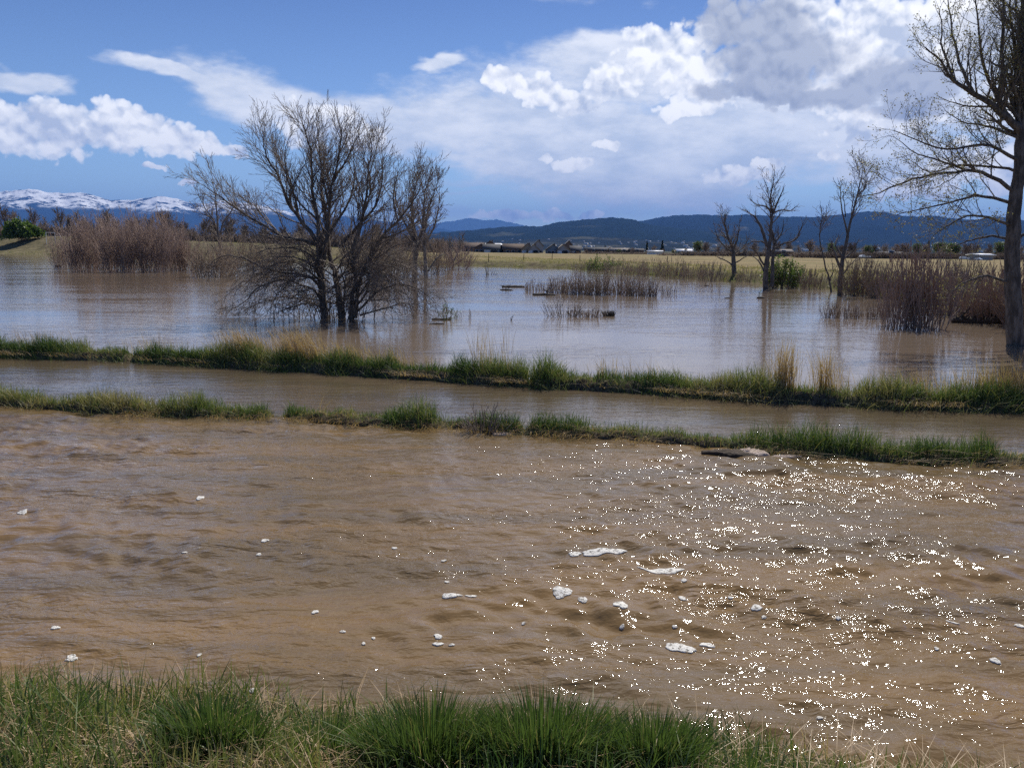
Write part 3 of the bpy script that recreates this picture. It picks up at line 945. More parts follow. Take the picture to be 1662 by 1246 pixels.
placed('bare_tree', 736, 434, [
    ([(736, 440), (734, 420), (731, 405), (729, 388)], 0.5, 0.2, 0.04, 0.3), ([(736, 425), (744, 408), (748, 394), (752, 380)], 0.5, 0.14, 0.03, 0.2),
    ([(735, 425), (722, 410), (716, 395)], -1, 0.12, 0.03, 0.2), ([(738, 430), (752, 420), (762, 408)], -1, 0.1, 0.03, 0.2)],
    S3d, 34, 'low spreading bare tree at the left end of the straw-coloured field')
placed('bare_tree', 1192, 455, [
    ([(1193, 458), (1191, 424), (1190, 405), (1182, 386), (1177, 366), (1176, 348)], 0.6, 0.24, 0.03, 0.4), ([(1190, 406), (1198, 382), (1200, 360)], -1, 0.1, 0.02, 0.2),
    ([(1190, 432), (1180, 424), (1166, 418)], 0.4, 0.08, 0.03, 0.5), ([(1191, 428), (1205, 420), (1212, 416)], -0.4, 0.07, 0.02, 0.5),
    ([(1190, 410), (1176, 400), (1164, 385), (1160, 368)], 0.8, 0.08, 0.02, 0.2), ([(1190, 412), (1206, 402), (1216, 384)], 0.8, 0.07, 0.02, 0.2)],
    S3, 35, 'faint fine-twigged bare tree at the water edge in front of the straw field', 'bark_dark')
placed('bare_tree', 1244, 470, [
    ([(1243, 474), (1244, 424), (1250, 395), (1251, 366), (1253, 347), (1251, 318), (1255, 299)], 0.3, 0.19, 0.02, 0.5),
    ([(1253, 465), (1254, 424), (1257, 395), (1252, 372)], 0.6, 0.14, 0.06, 0.6),
    ([(1245, 400), (1234, 366), (1223, 351), (1212, 342)], 0.5, 0.12, 0.02, 0.3), ([(1252, 352), (1265, 322), (1272, 306)], 0.5, 0.08, 0.02, 0.2),
    ([(1252, 345), (1244, 335), (1230, 333), (1218, 324)], -0.5, 0.07, 0.02, 0.3), ([(1255, 345), (1269, 341), (1282, 342), (1294, 334)], 0.4, 0.06, 0.02, 0.3),
    ([(1252, 410), (1258, 403), (1273, 395), (1290, 390), (1298, 376), (1304, 362)], -0.5, 0.09, 0.02, 0.4),
    ([(1246, 396), (1236, 392), (1222, 393), (1206, 399)], 0.8, 0.06, 0.02, 0.3), ([(1257, 396), (1268, 380), (1272, 362)], 1, 0.07, 0.02, 0.2),
    ([(1240, 440), (1232, 424), (1222, 416)], 0.8, 0.07, 0.02, 0.3), ([(1240, 430), (1226, 408), (1216, 402)], -0.8, 0.07, 0.02, 0.3)],
    S3s, 36, 'gnarled bare tree with thick double trunk in the water right of centre', 'bark_dark', k0=8)
placed('bare_tree', 1364, 478, [
    ([(1363, 484), (1365, 443), (1369, 414), (1375, 386), (1379, 366), (1386, 337), (1396, 299), (1400, 276)], 0.5, 0.16, 0.015, 0.6),
    ([(1376, 382), (1367, 347), (1364, 320), (1364, 305)], 0.3, 0.06, 0.015, 0.5), ([(1372, 352), (1371, 335), (1369, 316)], 0.6, 0.04, 0.015, 0.5),
    ([(1366, 440), (1358, 420), (1352, 402), (1350, 392)], -0.3, 0.1, 0.03, 0.2), ([(1368, 420), (1384, 408), (1392, 392)], 0.4, 0.07, 0.02, 0.2),
    ([(1364, 450), (1378, 432), (1390, 420)], 0.6, 0.06, 0.02, 0.2), ([(1367, 416), (1356, 398), (1360, 386)], 0.9, 0.07, 0.03, 0.2)],
    S3s, 37, 'bare tree with one long whip-like stem leaning right, standing in the water', 'bark_dark')
placed('bare_tree', 1350, 474, [
    ([(1350, 478), (1346, 455), (1338, 424), (1330, 389), (1332, 368), (1335, 350)], 0.4, 0.07, 0.012, 0.6), ([(1347, 455), (1352, 440), (1350, 424)], 0.4, 0.05, 0.012, 0.3)],
    S3s, 38, 'thin crooked bare sapling just left of the whip-stemmed tree', 'bark_dark')


# ------------------------------------------------------------------ shrubs
def shrub(name, px, py, wpx, hpx, stems, S, seed, tm_, label, cat='shrub', group=None, fan=0.18, z=0.0, leaves=None, dpt=None, r=0.012, leafsize=0.1, lean=(0, 0), sz=-0.15):
    R = random.Random(seed); b = G(px, py, z); dist_ = b[1] / _cp
    Wm, Hm = wpx / F0 * dist_, hpx / F0 * dist_
    dp = dpt if dpt is not None else Wm * 0.6
    out = []
    near = min(1.0, dist_ / 60.0)
    for i in range(int(stems * 2.3)):
        u = R.uniform(-1, 1); v_ = R.uniform(-1, 1)
        q = (b[0] + u * Wm * 0.42, b[1] + v_ * dp * 0.5 + dp * 0.3, z + sz)
        L = Hm * (0.4 + 0.72 * R.random() ** 0.8) * (1 - 0.35 * u * u)
        grow(out, q, vnorm((u * fan * 2 + R.gauss(0, fan) + lean[0], R.gauss(0, fan) + lean[1], 1)), L, r * (0.6 + L / Hm * 0.5), 0, S, R)
    root = empty(name, b, label, cat, group)
    obj('stems', tubes('stems', [(p_, r_) for l, p_, r_ in out], M[tm_], 3, origin=b), root)
    if leaves:
        pp = []
        for l, p_, r_ in out:
            for q in p_[1:]:
                for _ in range(leaves):
                    pp.append(tuple(q[a_] - b[a_] + R.gauss(0, leafsize) for a_ in range(3)))
        obj('foliage', leaf_cloud('foliage', pp, leafsize, M['green_leaf'], seed), root)
    return root


SH = Sp(dens=[1.5, 1.6], maxl=2, ratio=0.36, rmin=0.010, seg=0.5, wander=0.07, trop=0.09, ang=(10, 28), lmin=0.2, lmax=1.1, split=0, rrat=0.6)
SHs = Sp(dens=[2.2, 3], maxl=1, ratio=0.3, rmin=0.006, seg=0.25, wander=0.10, trop=0.05, ang=(14, 38), lmin=0.15, lmax=0.6, split=0, rrat=0.6)
SHn = Sp(dens=[3.0, 3.5], maxl=2, ratio=0.3, rmin=0.004, seg=0.2, wander=0.10, trop=0.06, ang=(14, 40), lmin=0.12, lmax=0.5, split=0, rrat=0.6)
SHF = Sp(dens=[0.9, 1.1], maxl=2, ratio=0.36, rmin=0.022, seg=0.9, wander=0.1, trop=0.08, ang=(15, 42), lmin=0.5, lmax=2.4, split=0, rrat=0.6)
# willow thicket on the left: separate clumps side by side
ORD = ['first', 'second', 'third', 'fourth', 'fifth', 'sixth', 'seventh', 'eighth', 'ninth', 'tenth', 'eleventh', 'twelfth', 'thirteenth', 'fourteenth',
       'fifteenth', 'sixteenth', 'seventeenth', 'eighteenth', 'nineteenth', 'twentieth', 'twenty-first', 'twenty-second', 'twenty-third', 'twenty-fourth',
       'twenty-fifth', 'twenty-sixth', 'twenty-seventh', 'twenty-eighth', 'twenty-ninth', 'thirtieth', 'thirty-first', 'thirty-second', 'thirty-third',
       'thirty-fourth', 'thirty-fifth', 'thirty-sixth', 'thirty-seventh', 'thirty-eighth', 'thirty-ninth', 'fortieth', 'forty-first', 'forty-second',
       'forty-third', 'forty-fourth', 'forty-fifth', 'forty-sixth', 'forty-seventh', 'forty-eighth', 'forty-ninth', 'fiftieth']
th = [(106, 436, 44, 62, 60), (132, 441, 46, 78, 80), (160, 437, 46, 84, 85), (188, 442, 48, 82, 90), (216, 438, 48, 88, 90), (246, 442, 48, 88, 90),
      (272, 438, 48, 82, 80), (296, 440, 40, 66, 60)]
for i, (x_, y_, w_, h_, s_) in enumerate(th):
    shrub('willow_shrub', x_, y_, w_, h_, s_, SH, 60 + i, 'twig_red', ORD[i] + ' reddish willow clump from the left in the flooded thicket on the left', 'shrub',
          'willow clumps of the flooded thicket on the left', fan=0.13)
mid = [(306, 440, 30, 40, 25, 'twig_brown', 'thin brown shrub between the left thicket and the small round tree'),
       (345, 450, 64, 56, 90, 'twig_brown', 'tangled grey-brown shrub at the foot of the small round-headed tree'),
       (384, 442, 60, 60, 70, 'twig_brown', 'brown shrub behind the left boughs of the big willow'),
       (440, 442, 60, 56, 60, 'twig_brown', 'brown shrub behind the trunk side of the big willow, left of its stems'),
       (590, 446, 60, 66, 70, 'twig_brown', 'brown shrub seen through the stems of the big willow'),
       (636, 450, 56, 74, 80, 'twig_brown', 'dense brown shrub between the big willow and the shaggy-trunked tree'),
       (706, 446, 50, 56, 60, 'twig_brown', 'brown shrub at the foot of the pair of trees behind the willow'),
       (744, 438, 40, 46, 50, 'twig_red', 'rounded reddish shrub at the left end of the straw field')]
for i, (x_, y_, w_, h_, s_, t_, lb) in enumerate(mid):
    shrub('brown_shrub', x_, y_, w_, h_, s_, SH, 80 + i, t_, lb, fan=0.22)
# shoots standing in the middle of the flood
sticks = [(868, 472, 36, 22, 40), (905, 476, 40, 32, 70), (940, 478, 42, 38, 90), (975, 479, 42, 38, 90), (1008, 478, 30, 34, 50), (1030, 480, 30, 36, 60),
          (1055, 481, 26, 34, 50), (1086, 478, 26, 22, 20)]
for i, (x_, y_, w_, h_, s_) in enumerate(sticks):
    shrub('willow_shoots', x_, y_, w_, h_, s_, SHs, 100 + i, 'twig_brown', ORD[i] + ' clump from the left in the row of upright shoots amid the flood', 'shrub',
          'clumps of shoots across the middle of the flood', fan=0.07, r=0.009)
shrub('low_bush', 912, 514, 60, 38, 16, SHn, 120, 'twig_grey', 'small fan-shaped leafless bush in open water left of the drift clump', fan=0.5, dpt=0.3, r=0.011)
shrub('willow_shoots', 934, 514, 26, 22, 22, SHs, 121, 'twig_brown', 'short shoots just right of the small fan-shaped bush', fan=0.1, r=0.006)
shrub('willow_shoots', 965, 515, 40, 20, 34, SHs, 122, 'twig_brown', 'sparse short shoots just left of the drift clump in open water', fan=0.1, r=0.006)
shrub('drift_clump', 989, 513, 16, 12, 70, SHn, 123, 'dead_wood', 'dark round clump of drift twigs caught among short shoots', 'debris', fan=0.5, dpt=0.3, r=0.012)
# right-hand side
shrub('willow_shrub', 1470, 532, 44, 120, 40, SH, 130, 'twig_red', 'left half of the tall reddish willow clump standing in the water near the cottonwood', fan=0.10, dpt=1.5, r=0.011)
shrub('willow_shrub', 1508, 534, 50, 132, 52, SH, 131, 'twig_red', 'right and taller half of the reddish willow clump standing near the cottonwood', fan=0.10, dpt=1.5, r=0.011)
rt = [(1350, 516, 30, 32, 26, 'twig_brown', 'short shoots in the water below the whip-stemmed tree'),
      (1385, 517, 34, 28, 26, 'twig_brown', 'middle patch of short shoots left of the tall reddish clump'),
      (1424, 518, 34, 36, 30, 'twig_brown', 'patch of short shoots touching the tall reddish clump')]
for i, (x_, y_, w_, h_, s_, t_, lb) in enumerate(rt):
    shrub('willow_shoots', x_, y_, w_, h_, s_, SHs, 140 + i, t_, lb, fan=0.1, r=0.007)
rb = [(1400, 480, 60, 64, 80, 'brown thicket shrub on the bank right of the whip-stemmed tree'), (1440, 484, 50, 60, 70, 'brown bank shrub behind the left edge of the tall reddish clump'),
      (1560, 512, 70, 84, 70, 'dense red-brown bank shrub left of the cottonwood trunk'), (1610, 524, 60, 90, 70, 'dense red-brown bank shrub against the cottonwood trunk'),
      (1570, 490, 60, 72, 80, 'brown shrub standing behind the red-brown bank shrubs'),
      (1665, 530, 50, 120, 80, 'brown shrub at the right edge behind the cottonwood trunk'), (1700, 540, 60, 120, 60, 'brown shrub cut off by the right edge beside the cottonwood')]
for i, (x_, y_, w_, h_, s_, lb) in enumerate(rb):
    shrub('brown_shrub', x_, y_, w_, h_, s_, SH, 150 + i, 'twig_red' if i in (2, 3, 5) else 'twig_brown', lb, fan=0.24, r=0.013)
# far bank shrubs
fb = [(945, 441, 34, 20, 40), (1000, 446, 40, 28, 50), (1030, 448, 40, 30, 60), (1062, 450, 44, 32, 60), (1094, 452, 40, 34, 60), (1126, 454, 40, 32, 60), (1156, 456, 40, 34, 60),
      (1215, 458, 36, 26, 40), (1296, 466, 36, 38, 50), (1322, 470, 40, 44, 50)]
for i, (x_, y_, w_, h_, s_) in enumerate(fb):
    shrub('bank_shrub', x_, y_, w_, h_, int(s_ * .6), SH, 170 + i, 'twig_brown', ORD[i] + ' brown shrub from the left along the far bank of the flood', 'shrub', 'brown shrubs along the far bank', fan=0.2)
shrub('green_shrub', 980, 441, 50, 24, 50, SH, 185, 'twig_brown', 'small yellow-green leafing shrub on the far bank in front of the straw field', fan=0.25, leaves=2, leafsize=0.12)
shrub('green_shrub', 1272, 468, 46, 46, 60, SH, 186, 'twig_brown', 'bright green leafing shrub at the foot of the gnarled double-trunked tree', fan=0.22, leaves=3, leafsize=0.1)
gb = G(40, 384, 5.4)
# round green bush on the mound
R = random.Random(9); pp = []
for i in range(9000):
    a_, c_ = R.uniform(0, 6.283), R.uniform(-1, 1); q = R.random() ** 0.25
    s__ = math.sqrt(1 - c_ * c_)
    x_, y_, z_ = q * s__ * math.cos(a_), q * s__ * math.sin(a_), q * c_
    if z_ < -0.35: continue
    hh = 1 + 0.22 * math.sin(5 * a_ + 2 * z_) + 0.12 * math.sin(9 * a_ + 5 * z_)
    pp.append((x_ * 5.2 * hh + (0.35 - z_) * x_, y_ * 3.5 * hh, 1.6 + z_ * 3.7 * (1 - 0.30 * (x_ + 0.2)) * hh))
gd = 262.0
gp = D(36, 383, gd)
root = empty('green_bush', (gp[0], gd, gp[2] - 0.8), 'large dense dark green bush on the grassy mound at far left', 'bush')
obj('foliage', leaf_cloud('foliage', pp, 0.55, M['green_leaf'], 7), root)
obj('stems', tubes('stems', [([(R.gauss(0, .8), R.gauss(0, .6), -0.4), (R.gauss(0, 1.5), R.gauss(0, 1), 1.6), (R.gauss(0, 2.5), R.gauss(0, 1.5), 3.2)], [0.09, 0.06, 0.03]) for _ in range(14)], M['twig_brown'], 4), root)

# ------------------------------------------------------------------ background trees: a few kinds, copied
SB = Sp(dens=[3.4, 2.8, 2.0], maxl=3, ratio=0.42, rmin=0.042, seg=0.8, wander=0.13, trop=0.10, ang=(22, 52), lmin=0.5, lmax=4, rrat=0.5)


def proto(name, seed, H, spread, label, tm_='twig_far', leaves=0, stems=1):
    R = random.Random(seed); out = []
    for s_ in range(stems):
        p0 = (R.gauss(0, 0.3) * (stems > 1), R.gauss(0, 0.3) * (stems > 1), -0.5)
        n_ = 6; pts = [p0]; d = vnorm((R.gauss(0, .1) * stems, R.gauss(0, .1) * stems, 1))
        for i in range(n_):
            d = vnorm((d[0] + R.gauss(0, .07), d[1] + R.gauss(0, .07), d[2] + .1)); pts.append(vadd(pts[-1], d, H / n_ * 0.85))
        r0 = H * 0.02; rad = [r0 * (1 - 0.8 * i / n_) for i in range(n_ + 1)]
        out.append((0, pts, rad))
        sprout(out, pts, rad, H * spread, 0, SB, R, 0.22)
    root = empty(name, (0, 0, 0), label, 'tree')
    obj('trunk', tubes('trunk', [(p_, r_) for l, p_, r_ in out if l == 0], M['bark_grey'], 5), root)
    obj('crown', tubes('crown', [(p_, r_) for l, p_, r_ in out if l > 0], M[tm_], 3), root)
    if leaves:
        pp = [tuple(c_ + R.gauss(0, .25) for c_ in q) for l, p_, r_ in out if l > 1 for q in p_[1:] for _ in range(leaves)]
        obj('foliage', leaf_cloud('foliage', pp, 0.3, M['green_leaf'], seed), root)
    return root


T_A = proto('bare_tree', 201, 8, 0.9, 'x'); T_B = proto('bare_tree', 202, 8, 1.15, 'x'); T_C = proto('bare_tree', 203, 8, 0.8, 'x', stems=3)
T_D = proto('bare_tree', 204, 8, 1.0, 'x', stems=2); T_G = proto('leafing_tree', 205, 8, 0.9, 'x', leaves=1, stems=2)
kinds = [T_A, T_B, T_C, T_D]
used = {}


def land(px, d):
    q = D(px, 400, d)
    return (q[0], d, float(ground_z(np.array(q[0]), np.array(d))))


def put_tree(T, px, top, d, label, group, R, wide=1.0):
    q = land(px, d)
    h = D(px, top, d)[2] - q[2]
    s_ = h / 8.0
    sc = (s_ * wide, s_ * wide, s_)
    if id(T) not in used:
        used[id(T)] = 1
        T.location = q; T.scale = sc; T.rotation_euler = (0, 0, R.uniform(0, 6)); T['label'] = label; T['group'] = group
        return T
    return dup(T, q, R.uniform(0, 6), sc, label, group)


R = random.Random(77)
left = []
for px, top in [(12, 325), (28, 342), (57, 332), (72, 350), (101, 334), (118, 345), (133, 338), (150, 352), (172, 340), (188, 356), (206, 350), (224, 352), (240, 346), (268, 338),
                (285, 352), (300, 356), (330, 352), (318, 368), (350, 358), (375, 350), (400, 362), (430, 356), (460, 366), (490, 360), (545, 362), (575, 366), (610, 360), (640, 372),
                (664, 376), (712, 384), (-25, 330), (-60, 340)]:
    left.append((px, top))
left.sort()
for i, (px, top) in enumerate(left):
    put_tree(R.choice(kinds), px, top + R.uniform(-2, 2), R.uniform(285, 330), ORD[i] + ' bare tree from the left in the tree line behind the left mound', 'tree line behind the mound and willow', R, R.uniform(0.8, 1.15))
right = []
x_ = 938
while x_ < 1720:
    right.append((x_, R.uniform(399, 404) + (x_ - 940) * 0.004 - (8 if x_ > 1120 else 0) - (2 if x_ > 1300 else 0)))
    x_ += R.uniform(13, 21)
for i, (px, top) in enumerate(right[:50]):
    dd = 400 if px < 1100 else 300 if px < 1300 else 245
    g_ = R.random() < 0.22
    put_tree(T_G if g_ else R.choice(kinds), px, top + R.uniform(-4, 3), dd * R.uniform(0.95, 1.1),
             ORD[i] + ' tree from the left in the line beyond the straw field', 'long tree line beyond the straw field', R, R.uniform(1.0, 1.6))
put_tree(T_G, 1406, 396, 235, 'taller yellow-green leafing tree in the tree line above the white glints', 'long tree line beyond the straw field', R, 1.0)
# low far hedges under the tree line
SHB = Sp(dens=[1.6, 1.4], maxl=2, ratio=0.4, rmin=0.035, seg=0.8, wander=0.14, trop=0.06, ang=(20, 50), lmin=0.5, lmax=2, split=0, rrat=0.6)


def hedge(seed):
    R_ = random.Random(seed); out = []
    for i in range(190):
        q = (R_.uniform(-5, 5), R_.uniform(-2, 2), -0.3)
        grow(out, q, vnorm((R_.gauss(0, .25), R_.gauss(0, .25), 1)), R_.uniform(1.6, 3.6), 0.04, 0, SHB, R_)
    r = empty('hedge_shrub', (0, 0, 0), 'x', 'shrub')
    obj('stems', tubes('stems', [(p_, r_) for l, p_, r_ in out], M['twig_far'], 3), r)
    return r


HS = [hedge(1), hedge(2)]
hl = [(-20, 372), (10, 372), (60, 368), (95, 372), (130, 374), (160, 370), (195, 372), (230, 374), (262, 372), (292, 376), (325, 380), (360, 384), (400, 382), (440, 384), (480, 382),
      (520, 384), (560, 384), (600, 386), (640, 388), (680, 390), (716, 392)]
seen_h = set()


def put_hedge(px, top, d, label, group):
    T = R.choice(HS); q = land(px, d); h = D(px, top, d)[2] - q[2]
    sc = (1.25, 1.2, max(0.3, h / 3.6))
    if id(T) not in seen_h:
        seen_h.add(id(T)); T.location = q; T.scale = sc; T['label'] = label; T['group'] = group
    else:
        dup(T, q, R.choice((0, 3.14)), sc, label, group)


for i, (px, top) in enumerate(hl):
    put_hedge(px, top - 7, 276, ORD[i] + ' brown shrub from the left under the tree line behind the mound', 'shrubs under the left tree line')
hr_ = [940, 980, 1020, 1060, 1100, 1135, 1165, 1195, 1225, 1260, 1292, 1324, 1352, 1382, 1412, 1442, 1474, 1506, 1538, 1570, 1602, 1634, 1664]
for i, px in enumerate(hr_):
    put_hedge(px, 409 + (px - 940) * 0.006 - (4 if px > 1130 else 0), (385 if px < 1100 else 290 if px < 1300 else 232), ORD[i] + ' brown shrub from the left under the tree line beyond the straw field', 'shrubs under the right tree line')


# conifers
def conifer(px, top, d, label, wd=1.0):
    q = land(px, d); H = D(px, top, d)[2] - q[2]
    root = empty('conifer_tree', q, label, 'conifer tree')
    obj('trunk', tubes('trunk', [([(0, 0, 0), (0, 0, H * .5), (0, 0, H * .97)], [H * .025, H * .015, .02])], M['bark_dark'], 6), root)
    Rr = random.Random(int(px)); pp = []
    for i in range(1500):
        t = Rr.random() ** 0.8; rr = (1 - t) ** 0.8 * H * 0.17 * wd * (0.75 + 0.35 * math.sin(t * 40)) * Rr.random() ** 0.4; a_ = Rr.uniform(0, 6.283)
        pp.append((rr * math.cos(a_), rr * math.sin(a_), H * (0.1 + 0.9 * t) - rr * 0.3))
    obj('crown', leaf_cloud('crown', pp, H * 0.06, M['conifer'], int(px)), root)


conifer(1050, 393, 420, 'narrow dark conifer, left one of two above the long white building')
conifer(1075, 391, 420, 'broader dark conifer right of the long white building', 1.3)
conifer(1507, 392, 300, 'dark conifer rising behind the tall reddish willow clump', 1.1)
conifer(982, 399, 430, 'small dark conifer at the right end of the houses', 1.0)

# ------------------------------------------------------------------ buildings
PAL = {'tan': (0.36, 0.3, 0.23), 'grey': (0.3, 0.31, 0.33), 'blue': (0.16, 0.21, 0.27), 'brown': (0.17, 0.12, 0.09), 'white': (0.78, 0.78, 0.76), 'teal': (0.06, 0.17, 0.15),
       'cream': (0.5, 0.45, 0.36)}
for k_, c_ in PAL.items(): M['wall_' + k_] = plain('wall_' + k_, c_, 0.8, 0.2, 0.08, 1.5)
M['roof_brown'] = plain('roof_brown', (0.13, 0.095, 0.075), 0.9, 0.2, 0.2, 3)
M['roof_grey'] = plain('roof_grey', (0.10, 0.098, 0.1), 0.9, 0.2, 0.2, 3)
M['roof_light'] = plain('roof_light', (0.25, 0.22, 0.19), 0.9, 0.2, 0.15, 3)
M['roof_white'] = plain('roof_white', (0.8, 0.8, 0.8), 0.5, 0.4, 0.05, 3)
M['window_glass'] = plain('window_glass', (0.03, 0.035, 0.045), 0.08, 0.6, 0.1, 3)
M['trim_white'] = plain('trim_white', (0.7, 0.7, 0.68), 0.6, 0.3, 0.05, 3)


def house(px, d, wm, dm, wall_h, roof_h, wall, roof, label, gable='side', garage=True, rz=0.0, group='houses along the far side of the straw field', name='house', wins=3, sink=0.0):
    q = land(px, d)
    root = empty(name, (q[0], q[1], q[2] - sink), label, 'house' if name == 'house' else 'building', group, rz)
    # walls with gable ends
    hx, hy = wm / 2, dm / 2
    V_, Q_ = [], []
    v = [(-hx, -hy, -0.3), (hx, -hy, -0.3), (hx, hy, -0.3), (-hx, hy, -0.3), (-hx, -hy, wall_h), (hx, -hy, wall_h), (hx, hy, wall_h), (-hx, hy, wall_h)]
    qd_ = [(0, 1, 5, 4), (1, 2, 6, 5), (2, 3, 7, 6), (3, 0, 4, 7)]
    if gable == 'front':      # ridge runs away from the viewer, gable faces the flood
        v += [(0, -hy, wall_h + roof_h), (0, hy, wall_h + roof_h)]; tr = [(4, 5, 8), (6, 7, 9)]
        ex = hx + 0.5; ey = hy + 0.5; sl = roof_h / hx; zb = wall_h - 0.5 * sl + 0.04; t = 0.18
        rv = [(-ex, -ey, zb), (0, -ey, wall_h + roof_h + 0.04), (ex, -ey, zb), (-ex, ey, zb), (0, ey, wall_h + roof_h + 0.04), (ex, ey, zb)]
    else:
        v += [(-hx, 0, wall_h + roof_h), (hx, 0, wall_h + roof_h)]; tr = [(7, 4, 8), (5, 6, 9)]
        ex = hx + 0.5; ey = hy + 0.5; sl = roof_h / hy; zb = wall_h - 0.5 * sl + 0.04; t = 0.18
        rv = [(-ex, -ey, zb), (-ex, 0, wall_h + roof_h + 0.04), (-ex, ey, zb), (ex, -ey, zb), (ex, 0, wall_h + roof_h + 0.04), (ex, ey, zb)]
    obj('wall', mesh_np('wall', v, qd_, tr, M[wall]), root)
    rv2 = rv + [(a_, b_, c_ + t) for a_, b_, c_ in rv]
    rq = [(0, 1, 4, 3), (1, 2, 5, 4), (9, 10, 7, 6), (10, 11, 8, 7), (0, 6, 7, 1), (1, 7, 8, 2), (3, 4, 10, 9), (4, 5, 11, 10), (0, 3, 9, 6), (2, 8, 11, 5)]
    ro = obj('roof', mesh_np('roof', rv2, rq, None, M[roof]), root)
    if name == 'house':
        obj('chimney', boxes('chimney', [(hx * 0.3, hy * 0.2, wall_h + roof_h * 0.9, 0.7, 0.7, 1.3)], M['wall_brown']), ro)
    if garage:
        obj('garage_door', boxes('garage_door', [(-hx * 0.5, -hy - 0.03, 1.05, min(4.6, hx * 0.8), 0.08, 2.2)], M['trim_white']), root)
    n_ = wins
    for i in range(n_):
        x0 = hx * (0.05 + 0.85 * i / max(1, n_)) if garage else -hx * 0.8 + 1.6 * hx * (i + 0.5) / n_
        wf = obj('window', boxes('window', [(x0, -hy - 0.02, 1.6, 1.5, 0.08, 1.3)], M['trim_white']), root)
        obj('pane', boxes('pane', [(x0, -hy - 0.065, 1.6, 1.25, 0.04, 1.05)], M['window_glass']), wf)
    return root


hs = [(768, 470, 11.8, 10, 2.8, 2.8, 'wall_brown', 'roof_brown', 'brown house at the left end of the row, partly behind shrubs', 'side', False),
      (782, 400, 7.9, 9, 2.6, 2.2, 'wall_brown', 'roof_grey', 'dark low house with a grey roof, second in the row', 'front', False),
      (798, 390, 7.2, 9, 2.6, 2.0, 'wall_blue', 'roof_grey', 'blue-grey house with a broad grey roof', 'side', True),
      (796, 450, 5.9, 9, 4.6, 2.2, 'wall_brown', 'roof_grey', 'tall dark house peeking over the blue-grey one', 'front', False),
      (814, 395, 5.2, 8, 2.5, 1.8, 'wall_brown', 'roof_brown', 'small brown house with a pale garage door right of the blue-grey one', 'front', True),
      (833, 390, 9.2, 9, 2.7, 2.1, 'wall_brown', 'roof_brown', 'long low brown house in the middle of the row', 'side', False),
      (856, 385, 5.5, 9, 2.7, 2.5, 'wall_tan', 'roof_brown', 'tan house with its gable facing the field', 'front', True),
      (866, 380, 5.0, 9, 2.6, 2.2, 'wall_grey', 'roof_light', 'pale grey house with white garage door in front of a tall one', 'front', True),
      (873, 430, 5.2, 9, 4.6, 2.6, 'wall_grey', 'roof_grey', 'tall grey gabled house rising behind the pale grey one', 'front', False),
      (897, 385, 6.2, 9, 2.6, 2.3, 'wall_blue', 'roof_grey', 'dark house with a peaked grey roof left of the pale-roofed one', 'front', False),
      (913, 384, 5.5, 9, 2.5, 2.3, 'wall_grey', 'roof_light', 'house with a pale brown roof near the right end of the row', 'front', True),
      (922, 430, 5.2, 9, 4.4, 2.6, 'wall_brown', 'roof_grey', 'tall dark gabled house behind the pale-roofed one at the right end', 'front', False),
      (934, 390, 4.6, 9, 2.5, 1.8, 'wall_grey', 'roof_grey', 'last low grey house at the right end of the row', 'side', True)]
for h_ in hs:
    house(h_[0], h_[1], h_[2], h_[3], h_[4], h_[5], h_[6], h_[7], h_[8], h_[9], h_[10], sink=0.9)
house(784, 620, 26, 14, 4.6, 1.0, 'wall_white', 'roof_white', 'long white-roofed building behind the left houses', 'side', False, group='pale low buildings beyond the field', name='long_building', wins=0)
house(811, 600, 10, 12, 4.4, 0.8, 'wall_white', 'roof_white', 'short white-roofed building behind the brown houses', 'side', False, group='pale low buildings beyond the field', name='long_building', wins=0)
house(1063, 380, 6.2, 4, 1.3, 0.3, 'wall_white', 'roof_white', 'bright white long low trailer in front of the conifers', 'side', False, group='pale low buildings beyond the field', name='long_building', wins=0)
house(970, 410, 12, 8, 1.8, 1.0, 'wall_brown', 'roof_grey', 'dark low barn left of the small conifer base', 'side', False, group='low barns beyond the field', name='barn', wins=2)
house(1005, 400, 9, 8, 1.6, 1.0, 'wall_brown', 'roof_light', 'brown low barn with a pale roof left of the long white trailer', 'side', False, group='low barns beyond the field', name='barn', wins=2)
house(1033, 395, 6, 7, 1.6, 0.8, 'wall_brown', 'roof_grey', 'small dark barn just left of the long white trailer', 'side', False, group='low barns beyond the field', name='barn', wins=1)
house(1110, 330, 5.5, 5, 1.5, 0.7, 'wall_teal', 'roof_white', 'teal green shed with a white roof behind the far bank shrubs', 'side', False, group='sheds beyond the field', name='shed', wins=0)
house(1268, 285, 6, 6, 1.6, 0.7, 'wall_brown', 'roof_light', 'brown shed with a pale roof behind the gnarled tree', 'side', False, group='sheds beyond the field', name='shed', wins=1)
house(1593, 210, 3.4, 5, 1.1, 0.25, 'wall_grey', 'roof_white', 'low shed with a thin white roof left of the cottonwood', 'side', False, group='sheds beyond the field', name='shed', wins=0)
house(1440, 235, 7, 6, 1.1, 0.6, 'wall_brown', 'roof_grey', 'dark low shed left of the tall reddish willow clump', 'side', False, group='sheds beyond the field', name='shed', wins=1)

# town houses strewn over the foot of the hills
M['town_wall'] = plain('town_wall', (0.62, 0.6, 0.56), 0.8, 0.3, 0.1, 1)
M['town_roof'] = plain('town_roof', (0.25, 0.23, 0.22), 0.8, 0.3, 0.2, 1)


